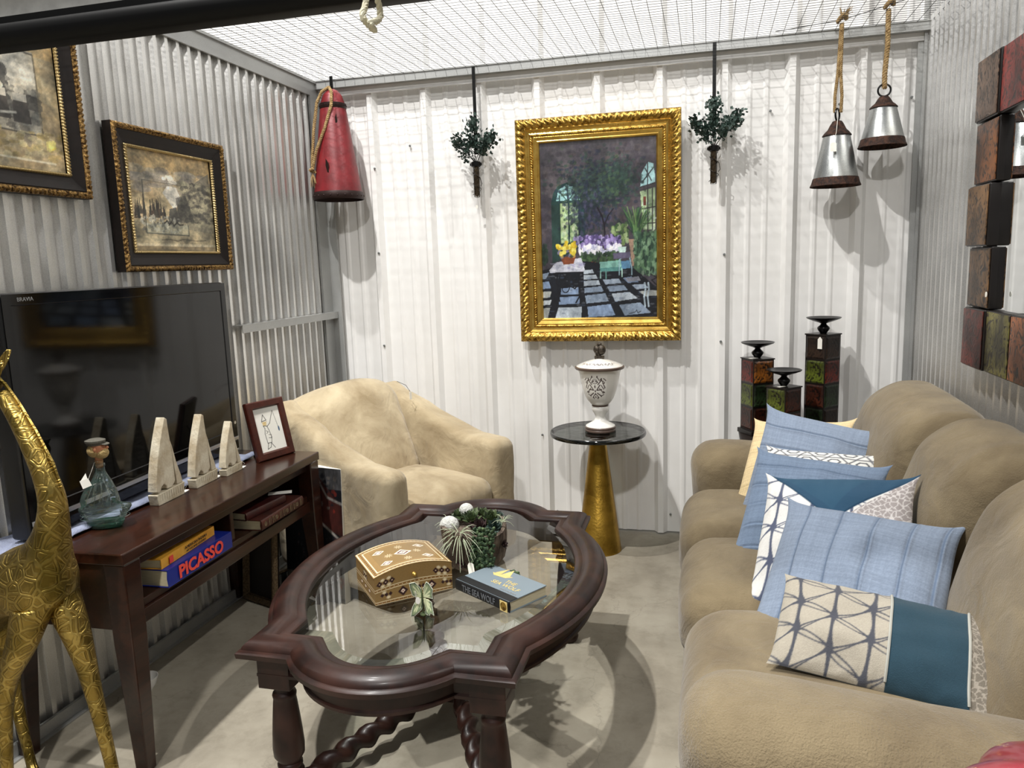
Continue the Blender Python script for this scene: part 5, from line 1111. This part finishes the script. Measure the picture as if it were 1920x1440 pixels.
# ================================================================== HANGING BELLS
cord = MB(); cord.tube([(.30, 3.86, 2.452), (.579, 3.83, 2.466), (.745, 3.82, 2.500), (XR, 3.80, 2.54)], .0016, 6); tag(cord.obj('hanging_cord', 'net', None), 'thin dark cord above the netting that carries both bells', 'cord')
def bell(x, z0, r, h, zk, label, ring_face, double):
    t = empty('metal_bell', (x, 3.825, z0), label=label, cat='bell')
    mb = MB(); k = r/.108
    mb.lathe([(.096*k, .036), (.058*k, h*.765), (.056*k, h*.775)], 48, close=False); mb.obj('bell_body', 'galvbell', t, 60)
    mb = MB(); mb.lathe([(.108*k, 0), (.1095*k, .002), (.103*k, .016), (.098*k, .036), (.0965*k, .038), (.094*k, .036), (.100*k, .014), (.105*k, .0)], 48, close=False); mb.obj('rust_rim', 'rust', t, True)
    mb = MB(); mb.lathe([(.052*k, h*.76), (.062*k, h*.765), (.062*k, h*.775), (.060*k, h*.785), (.052*k, h*.82), (.040*k, h*.86), (.030*k, h*.93), (.020*k, h*.985), (.006, h)], 40, close=False); mb.obj('rust_cap', 'rust', t, 50)
    mb = MB(); rr = .0265 if not ring_face else .026; c = h+rr*.92
    mb.tube([((rr*math.cos(a) if ring_face else rr*.45*math.cos(a)), (0 if ring_face else rr*.9*math.cos(a)), c+rr*math.sin(a)) for a in np.linspace(0, 2*PI, 26)], .0042, 8); mb.obj('hanging_ring', 'blackmetal', t, True)
    zt = zk-z0; zr = c+rr*.85
    mb = MB()
    if double:
        mb.rope([(-.012, 0, zr-.012), (-.013, 0, zr+.06), (-.004, 0, zr+(zt-zr)*.4), (.004, .002, zt-.02)], .0075, .026); mb.rope([(.014, 0, zr-.012), (.016, 0, zr+.06), (.008, 0, zr+(zt-zr)*.4), (.008, -.004, zt-.02)], .0075, .026)
    else: mb.rope([(0, 0, zr-.014), (-.001, 0, zr+.05), (.006, 0, zr+(zt-zr)*.5), (.004, 0, zt-.02)], .0115, .034)
    mb.obj('rope', 'jute', t, True)
    mb = MB(); kk = Vector((.006, 0, zt)); mb.rope([kk+Vector((.017*math.cos(a), .012*math.sin(a), .012*math.sin(a*1.5))) for a in np.linspace(0, 4.2*PI/2, 22)], .010, .03)
    for i in range(16): a = i*.9; d = Vector((.012+.02*math.cos(a), .012*math.sin(a), .03+.01*math.sin(i*2.1))); mb.tube([kk+Vector((.006, 0, .008)), kk+d*.8, kk+d*1.25+Vector((.004*math.sin(i), 0, -.003))], [.0028, .002, .0012], 5)
    mb.obj('rope_knot', 'jute', t, True)
    return t, k
bl, k = bell(.570, 1.748, .108, .290, 2.470, 'lower left galvanized metal bell with rusty rim and price tag', False, True)
mb = MB(); mb.prism([(-.013, -.022), (.013, -.022), (.013, .014), (.007, .022), (-.007, .022), (-.013, .014)], .0008, Matrix.Translation((-.026, -.088, .165)) @ Matrix.Rotation(PI/2-.25, 4, 'X')); mb.obj('price_tag', 'tag', bl)
mb = MB(); mb.tube([(-.024, -.082, .186), (-.012, -.066, .232), (-.004, -.03, .28), (0, -.01, .30)], .0012, 5); mb.obj('tag_string', 'tag', bl)
bell(.760, 1.908, .100, .220, 2.508, 'upper right galvanized metal bell hung on a thick knotted rope', True, False)

# ================================================================== RED CONE
rc = empty('red_metal_cone', (-1.893, 3.800, 1.812), label='tall distressed red metal cone bell with rope handle in the corner', cat='ornament')
def lat(name, prof, mat, par, seg=48, sm=50, close=False): mb = MB(); mb.lathe(prof, seg, close=close); return mb.obj(name, mat, par, sm)
lat('cone_body', [(.126, .028), (.066, .470), (.064, .474), (.060, .500), (.050, .530), (.034, .552), (.016, .562), (.001, .564)], 'redmetal', rc)
lat('lower_band', [(.129, 0), (.133, .004), (.131, .030), (.127, .040), (.124, .040), (.127, 0)], 'rimdark', rc); lat('upper_band', [(.0675, .462), (.070, .466), (.069, .488), (.064, .490)], 'rimdark', rc)
mb = MB()
for i in range(22): a = 2*PI*i/22; mb.ico((.131*math.cos(a), .131*math.sin(a), .018), .005, 8, 5)
mb.obj('rivet', 'rimdark', rc, True, kind='stuff')
mb = MB()
for i in range(40): a = 2*PI*i/40; mb.ico((.069*math.cos(a), .069*math.sin(a), .477), .0035, 6, 4)
mb.obj('bead_band', 'rimdark', rc, True, kind='stuff')
mb = MB(); mb.box((.0, 0, .59), (.016, .006, .075)); mb.tube([(0, -.002, .545), (0, -.022, .55), (0, -.024, .572), (0, -.004, .578)], .004, 6); mb.obj('hook', 'black', rc)
mb = MB(); mb.rope([(.0, -.030, .568), (-.035, -.045, .545), (-.062, -.055, .49), (-.085, -.066, .35), (-.100, -.075, .20), (-.098, -.082, .150)], .0085, .030); mb.rope([(.0, -.030, .568), (.022, -.050, .540), (.025, -.068, .47), (-.01, -.085, .36), (-.06, -.096, .25), (-.092, -.09, .16)], .0085, .030); mb.obj('rope', 'jute', rc, True)
mb = MB(); mb.rope([Vector((-.096+.012*math.cos(a), -.087+.012*math.sin(a), .14+.003*a)) for a in np.linspace(0, 3.6*PI/2, 14)], .008, .03)
for i in range(14): a = i*.8; mb.tube([(-.096, -.087, .135), (-.096+.010*math.cos(a), -.087+.01*math.sin(a), .11), (-.094+.017*math.cos(a), -.087+.014*math.sin(a), .075+.012*math.sin(i*3))], [.003, .0022, .0014], 5)
mb.obj('rope_tassel', 'jute', rc, True)
mb = MB(); mb.prism([(-.006, -.06), (.008, -.03), (.004, .0), (.010, .03), (-.004, .055), (-.009, .02), (-.004, -.01), (-.012, -.035)], .002, Matrix.Translation((.004, -.1115, .145)) @ Matrix.Rotation(PI/2+.13, 4, 'X')); mb.obj('chipped_paint', 'rimdark', rc); mb = MB(); mb.prism([(-.004, -.03), (.006, -.01), (.002, .03), (-.005, .01)], .002, Matrix.Translation((.045, -.064, .40)) @ Matrix.Rotation(.6, 4, 'Z') @ Matrix.Rotation(PI/2+.13, 4, 'X')); mb.obj('chipped_paint', 'rimdark', rc)

# ================================================================== WALL SCONCES
def sconce(x, label, sd, dx=0):
    random.seed(sd); t = empty('wall_sconce', (x, 3.885, 1.79), label=label, cat='sconce')
    mb = MB(); mb.box((0, .004, .435), (.0165, .003, .43)); mb.obj('hanging_strap', 'black', t)
    mb = MB(); mb.lathe([(.020, .155), (.026, .158), (.026, .178), (.020, .182)], 18, (0, -.012, 0), close=False); mb.box((0, -.012, .168), (.062, .012, .012)); mb.obj('collar', 'blackmetal', t, True)
    mb = MB(); mb.lathe([(.002, .0), (.014, .004), (.0155, .015), (.0155, .16)], 18, (0, -.012, 0), close=False); mb.obj('glass_tube', glassy('sconce_glass', (.95, .96, .96), 1.5), t, True)
    mb = MB(); mb.rope([(0, -.012, .010), (.001, -.012, .16)], .0135, .045, strands=2, seg=8); mb.obj('wrapped_cord', 'tan', t, True)
    mb = MB(); mb.tube([((.019+.004*math.sin(i*.9))*math.cos(i*.55), -.012+.019*math.sin(i*.55), .155-.0048*i) for i in range(30)], .0016, 5); mb.tube([(-.02, -.02, .13), (.0, -.034, .118), (.024, -.03, .10), (.030, -.02, .07), (.022, -.01, .06)], .0016, 5); mb.obj('wire_spiral', 'bead', t, True)
    mb = MB(); st_ = []
    for bx_, bz, n_ in ((-.080, .275, 130), (.084, .285, 120), (-.004, .362, 110), (-.01, .27, 110), (.03, .235, 100), (-.045, .245, 90), (.05, .262, 80), (.0, .315, 80), (-.03, .215, 60), (.100, .318, 26 if dx else 8)):
        for i in range(n_):
            c = Vector((bx_+dx*.3+random.gauss(0, .0155), -.030+random.gauss(0, .015), bz+random.gauss(0, .0165))); d = Vector((c.x*1.1+random.gauss(0, .4)*.05, -.03+random.gauss(0, .04), (c.z-.2)*1.0)).normalized(); d = (d+Vector((random.gauss(0, .5), random.gauss(0, .5), random.gauss(0, .4)))).normalized()
            L = random.uniform(.014, .022); s_ = d.cross(Vector((random.random(), random.random(), random.random()))).normalized()*L*.45; up = d.cross(s_).normalized()*L*.06
            mb.add([c, c+d*L*.5+s_+up, c+d*L, c+d*L*.5-s_+up, c+d*L*.2], [(0, 1, 2, 3)])
    tag(mb.obj('foliage', 'leaf', t), kind='stuff')
    mb = MB()
    for bx_, bz in ((-.07, .275), (.075, .28), (0, .36), (.03, .24), (-.03, .31), (-.055, .225)): mb.tube([(0, -.012, .17), (bx_*.3, -.025, .2), (bx_, -.03, bz)], [.0025, .002, .001], 5)
    mb.obj('stem', 'grasslike', t, True); random.seed(7); return t
s1 = sconce(-1.148, 'wall sconce with dusty green leaves, left of the gold painting', 21)
s2 = sconce(.033, 'wall sconce with dusty green leaves, right of the gold painting', 34, dx=.01)
mb = MB(); mb.box((-.002, -.02, -.045), (.012, .0008, .016)); mb.obj('price_tag', 'tag', s1)

# ================================================================== CANDLE PILLARS on a small table behind the sofa
pt = empty('low_table', (.417, 3.735, 0), label='small dark table hidden behind the sofa end under the candle pillars', cat='table')
mb = MB(); mb.box((0, 0, .585), (.505, .33, .025)); mb.obj('table_top', 'barkdark', pt, bev=.004)
for x in (-.22, .22):
    for y in (-.14, .13): mb = MB(); mb.box((x, y, .286), (.04, .04, .572)); mb.obj('leg', 'barkdark', pt)
def pillar(x, y, rows, rot, label, cols, rh=.1135):
    t = empty('candle_pillar', (x, y, .5975), rot, label=label, cat='candle holder', group='tiled candle pillars')
    w = .108; H = .022+rows*rh
    mb = MB(); mb.box((0, 0, .011), (w+.022, w+.022, .022)); mb.obj('base_plate', 'pillarblack', t, bev=.002)
    mb = MB(); mb.box((0, 0, .022+rows*rh/2), (w, w, rows*rh)); mb.obj('core', 'pillarblack', t)
    me = None; ci = 0
    for f_ in range(4):
        for r in range(rows):
            mm = TILES[cols[(f_*rows+r) % len(cols)]]
            mb = MB(); hw_, hh_ = w/2-.004, rh/2-.005
            mb.add([(-hw_, 0, -hh_), (hw_, 0, -hh_), (hw_, 0, hh_), (-hw_, 0, hh_), (-hw_+.008, -.004, -hh_+.008), (hw_-.008, -.004, -hh_+.008), (hw_-.008, -.004, hh_-.008), (-hw_+.008, -.004, hh_-.008)], [(0, 1, 5, 4), (1, 2, 6, 5), (2, 3, 7, 6), (3, 0, 4, 7), (4, 5, 6, 7)])
            o = mb.obj('tile', mm, t, False); a = f_*PI/2; o.rotation_euler = (0, 0, a); o.location = (w/2*math.sin(a), -w/2*math.cos(a), .022+rh*(r+.5))
    mb = MB(); mb.box((0, 0, H+.003), (w+.008, w+.008, .006)); mb.obj('cap_plate', 'pillarblack', t, bev=.001)
    mb = MB(); mb.lathe([(.014, .0), (.016, .004), (.026, .018), (.028, .024), (.026, .030), (.015, .040), (.012, .046), (.020, .050), (.050, .060), (.074, .070), (.078, .075), (.076, .076), (.060, .070), (.030, .062), (.001, .060)], 44, (0, 0, H+.006), close=False); mb.obj('candle_dish', 'blackmetal', t, True)
    return t, H
p1, h1 = pillar(.243, 3.79, 3, math.radians(28), 'middle height tiled candle pillar at the left of the three', [3, 1, 0, 5, 0, 2, 1, 4])
p1.children[1]
p2, h2 = pillar(.535, 3.795, 4, math.radians(45), 'tallest tiled candle pillar at the right of the three', [3, 2, 4, 5, 3, 4, 0, 1, 2])
p3, h3 = pillar(.352, 3.655, 2, math.radians(45), 'shortest tiled candle pillar standing in front of the other two', [1, 0, 4, 2, 1])
def set_tile(p, f_, r, m):
    rows = len([c for c in p.children if c.name.startswith('tile')])//4; ts_ = [c for c in p.children if c.name.startswith('tile')]; ts_[f_*rows+r].data.materials[0] = TILES[m]
# camera-side faces of each pillar
for r, m in enumerate((4, 1, 0)): set_tile(p1, 3, r, m)
for r, m in enumerate((4, 3, 2)): set_tile(p1, 0, r, m)
for r, m in enumerate((3, 4, 1, 5)): set_tile(p2, 3, r, m)
for r, m in enumerate((5, 3, 0, 5)): set_tile(p2, 0, r, m)
for r, m in enumerate((3, 1)): set_tile(p3, 3, r, m)
for r, m in enumerate((4, 4)): set_tile(p3, 0, r, m)
mb = MB(); mb.prism([(-.012, -.03), (.012, -.03), (.012, .014), (0, .026), (-.012, .014)], .0008, Matrix.Translation((-.062, -.03, h2-.03)) @ Matrix.Rotation(-PI/2, 4, 'Z') @ Matrix.Rotation(PI/2, 4, 'X')); mb.obj('price_tag', 'tag', p2)
for p, h in ((p1, h1), (p3, h3)): mb = MB(); mb.box((-.03, -.012, h+.0068), (.042, .018, .001)); mb.obj('price_tag', 'tag', p)

# ================================================================== MIRROR on the right wall
mr = empty('tile_mirror', (.938, 2.515, 1.556), -PI/2, label='square wall mirror framed with dark embossed copper and olive tiles', cat='mirror')
TS = .207; order = [2, 1, 0, 4, 3, 5, 6, 0, 2, 1, 3, 5, 0, 6, 4, 2]
mb = MB(); mb.box((0, .0, 0), (TS*4.6, .012, TS*4.6)); mb.obj('backing_board', 'barkdark', mr)
mb = MB(); mb.add([(-TS*1.6, -.012, -TS*1.6), (TS*1.6, -.012, -TS*1.6), (TS*1.6, -.012, TS*1.6), (-TS*1.6, -.012, TS*1.6)], [(0, 1, 2, 3)]); mb.obj('mirror_glass', 'mirror', mr)
mb = MB(); mb.add([(-TS*1.6, -.012, -TS*1.6), (TS*1.6, -.012, -TS*1.6), (TS*1.6, -.012, TS*1.6), (-TS*1.6, -.012, TS*1.6)], [(0, 1, 2, 3)])
colr = {(0, 4): 0, (0, 3): 5-0, (0, 2): 2, (0, 1): 2, (0, 0): 4, (1, 0): 5, (2, 0): 6, (1, 4): 1, (2, 4): 5, (3, 0): 0, (3, 4): 2}
colr[(0, 3)] = 3
for i in range(5):
    for j in range(5):
        if 0 < i < 4 and 0 < j < 4: continue
        corner = (i in (0, 4) and j in (0, 4)); alt = (i+j) % 2 == 0
        th = .76*(.058) if corner else (.036 if j in (0, 4) else (.048 if alt else .035)); off = .012 if (alt and not corner and i in (0, 4)) else 0
        cx = (i-2)*TS+(-off if i == 0 else off if i == 4 else 0); cz = (j-2)*TS+(-off if j == 0 else off if j == 4 else 0)
        wob = lambda x, y, z, u, v, q, cx=cx, cz=cz: (x+.0016*N3(x+cx, z+cz, 0, 45), y, z+.0016*N3(z+cz, x+cx, 3, 45))
        mb = MB(); mb.soft((cx, -th/2+.001, cz), (TS-.003, th-.002, TS-.003), .004, (3, 1, 3), 2, wob); mb.obj('tile_block', 'pillarblack', mr, True)
        mb = MB(); mb.soft((cx, -th-.0006, cz), (TS-.012, .004, TS-.012), .0019, (3, 1, 3), 2, wob)
        mb.obj('tile', MTILES[colr.get((i, j), order[(i*5+j) % 16])], mr, True)
mb = MB(); mb.lathe([(.009, 0), (.009, .001)], 14); o = mb.obj('sticker', 'tag', mr); o.location = (-TS*1.42, -.047, -TS*1.25); o.rotation_euler = (PI/2, 0, 0)

# ================================================================== BRASS GIRAFFE
gr = empty('giraffe_statue', (-1.72, 1.50, 0), label='tall engraved brass giraffe statue standing at the near end of the stand', cat='statue')
def skin(name, verts, edges, rad, mat, parent, lv=2, root=0):
    me = bpy.data.meshes.new(name); me.from_pydata(verts, edges, []); me.materials.append(MAT[mat]); o = link(me, name, parent)
    m = o.modifiers.new('skin', 'SKIN'); m.use_smooth_shade = True; s = me.skin_vertices[0] if me.skin_vertices else None
    if s is None:
        bpy.context.view_layer.update(); s = me.skin_vertices[0]
    for i, r in enumerate(rad):
        rx, ry = r if isinstance(r, tuple) else (r, r); s.data[i].radius = (rx, ry); s.data[i].use_root = (i == root)
    q_ = o.modifiers.new('sub', 'SUBSURF'); q_.levels = q_.render_levels = lv; return o
def gv(l): return [(x+1.72, y-1.50, z) for x, y, z in l]
# world joints: rump, mid body, shoulder, chest, neck chain
G_V = [(-1.925, 1.545, .590), (-1.84, 1.525, .635), (-1.72, 1.505, .675), (-1.635, 1.485, .700), (-1.590, 1.475, .775), (-1.560, 1.470, .850), (-1.553, 1.470, .915), (-1.572, 1.470, .985), (-1.603, 1.472, 1.055), (-1.640, 1.475, 1.125), (-1.678, 1.480, 1.180),
       (-1.600, 1.500, .640), (-1.570, 1.500, .56), (-1.548, 1.500, .46), (-1.530, 1.498, .36), (-1.505, 1.495, .20), (-1.487, 1.490, .05), (-1.478, 1.478, .012),
       (-1.625, 1.440, .640), (-1.655, 1.425, .55), (-1.715, 1.420, .45), (-1.745, 1.420, .35), (-1.760, 1.420, .20), (-1.772, 1.415, .05), (-1.768, 1.40, .012),
       (-1.93, 1.595, .52), (-1.925, 1.61, .40), (-1.955, 1.63, .27), (-1.925, 1.62, .12), (-1.905, 1.612, .045), (-1.885, 1.600, .014),
       (-1.935, 1.49, .52), (-1.925, 1.46, .40), (-1.955, 1.45, .27), (-1.935, 1.44, .12), (-1.928, 1.44, .045), (-1.91, 1.43, .014)]
G_E = [(0, 1), (1, 2), (2, 3), (3, 4), (4, 5), (5, 6), (6, 7), (7, 8), (8, 9), (9, 10), (3, 11), (11, 12), (12, 13), (13, 14), (14, 15), (15, 16), (16, 17), (3, 18), (18, 19), (19, 20), (20, 21), (21, 22), (22, 23), (23, 24), (0, 25), (25, 26), (26, 27), (27, 28), (28, 29), (29, 30), (0, 31), (31, 32), (32, 33), (33, 34), (34, 35), (35, 36)]
G_R = [.070, .088, .090, .080, .056, .040, .034, .0285, .0250, .0225, .022, .050, .040, .0275, .0215, .0170, .0165, .021, .052, .040, .0270, .0220, .0165, .0150, .021, .050, .034, .021, .015, .014, .019, .050, .034, .021, .015, .014, .019]
skin('body', gv(G_V), G_E, G_R, 'giraffe', gr, 2, 3)
hv = [(-1.678, 1.480, 1.180), (-1.700, 1.474, 1.208), (-1.735, 1.462, 1.200), (-1.775, 1.450, 1.172), (-1.805, 1.440, 1.150)]
skin('head', gv(hv), [(i, i+1) for i in range(4)], [.022, .031, .029, .021, .018], 'giraffe', gr, 2, 0)
def ear(name, b, tip, w):
    b, tip = Vector(b), Vector(tip); d = tip-b; s_ = d.cross(Vector((0, -1, 0))).normalized(); mb = MB(); V = []; F = []
    for i in range(9):
        t_ = i/8; ww = w*math.sin(PI*min(1, t_*.86+.10))**.8
        for j in range(5): e = (j-2)/2; V.append(b+d*t_+s_*ww*e+Vector((0, 1, 0))*(.012*(1-e*e))*(1-t_*.5)-Vector((0, .004, 0)))
    for i in range(8):
        for j in range(4): F.append((i*5+j, i*5+j+1, i*5+j+6, i*5+j+5))
    mb.add(V, F); mb.v = [(x+1.72, y-1.5, z) for x, y, z in mb.v]; o = mb.obj(name, 'giraffe', gr, 'all'); m = o.modifiers.new('solid', 'SOLIDIFY'); m.thickness = .003; return o
ear('ear', (-1.682, 1.462, 1.208), (-1.638, 1.455, 1.246), .014); ear('ear', (-1.70, 1.50, 1.225), (-1.690, 1.53, 1.275), .012)
for dy in (-.010, .012):
    mb = MB(); mb.tube([(-1.708, 1.474+dy, 1.225), (-1.712, 1.474+dy*1.4, 1.262)], .006, 10); mb.ico((-1.713, 1.474+dy*1.5, 1.266), .008, 10, 6); mb.v = [(x+1.72, y-1.5, z) for x, y, z in mb.v]; mb.obj('ossicone', 'giraffe', gr, True)
mb = MB(); mb.tube([(-1.695+.0, 1.478, 1.222), (-1.668, 1.484, 1.196), (-1.632, 1.482, 1.150), (-1.588, 1.480, 1.078), (-1.548, 1.478, 1.0), (-1.526, 1.476, .92), (-1.528, 1.478, .85)], [.004, .005, .005, .005, .005, .004, .003], 6, rfun=lambda i, a: 1); mb.v = [(x+1.72, y-1.5, z) for x, y, z in mb.v]; mb.obj('mane_ridge', 'giraffe', gr, True)
mb = MB(); mb.tube([(-1.985, 1.545, .60), (-2.010, 1.545, .55), (-2.012, 1.545, .45), (-2.0, 1.545, .36)], [.008, .006, .005, .010], 8); mb.v = [(x+1.72, y-1.5, z) for x, y, z in mb.v]; mb.obj('tail', 'giraffe', gr, True)

# ================================================================== RED AND GOLD CERAMIC close to the camera
rp_ = empty('red_ceramic_gourd', (.425, .93, .018), label='red and gold glazed ceramic piece cut off by the lower right corner', cat='ornament')
ped = MB(); ped.lathe([(.11, -.018), (.12, .01), (.07, .04), (.045, .12), (.045, .60), (.08, .66), (.10, .68)], 32); ped.obj('pedestal', 'redcer', rp_, True)
mb = MB(); S = 64
V = []; F = []; R0 = 20
for i in range(R0+1):
    ph = PI*i/R0
    for k in range(S):
        a = 2*PI*k/S; r = .118*math.sin(ph)**.8*(.86+.32*abs(math.sin(a*2.5+.30))**.6) ; V.append((r*math.cos(a), r*math.sin(a), .745-.070*math.cos(ph)))
for i in range(R0):
    for k in range(S): F.append((i*S+k, i*S+(k+1) % S, (i+1)*S+(k+1) % S, (i+1)*S+k))
mb.add(V, F); mb.obj('lobed_body', 'redcer', rp_, 'all')
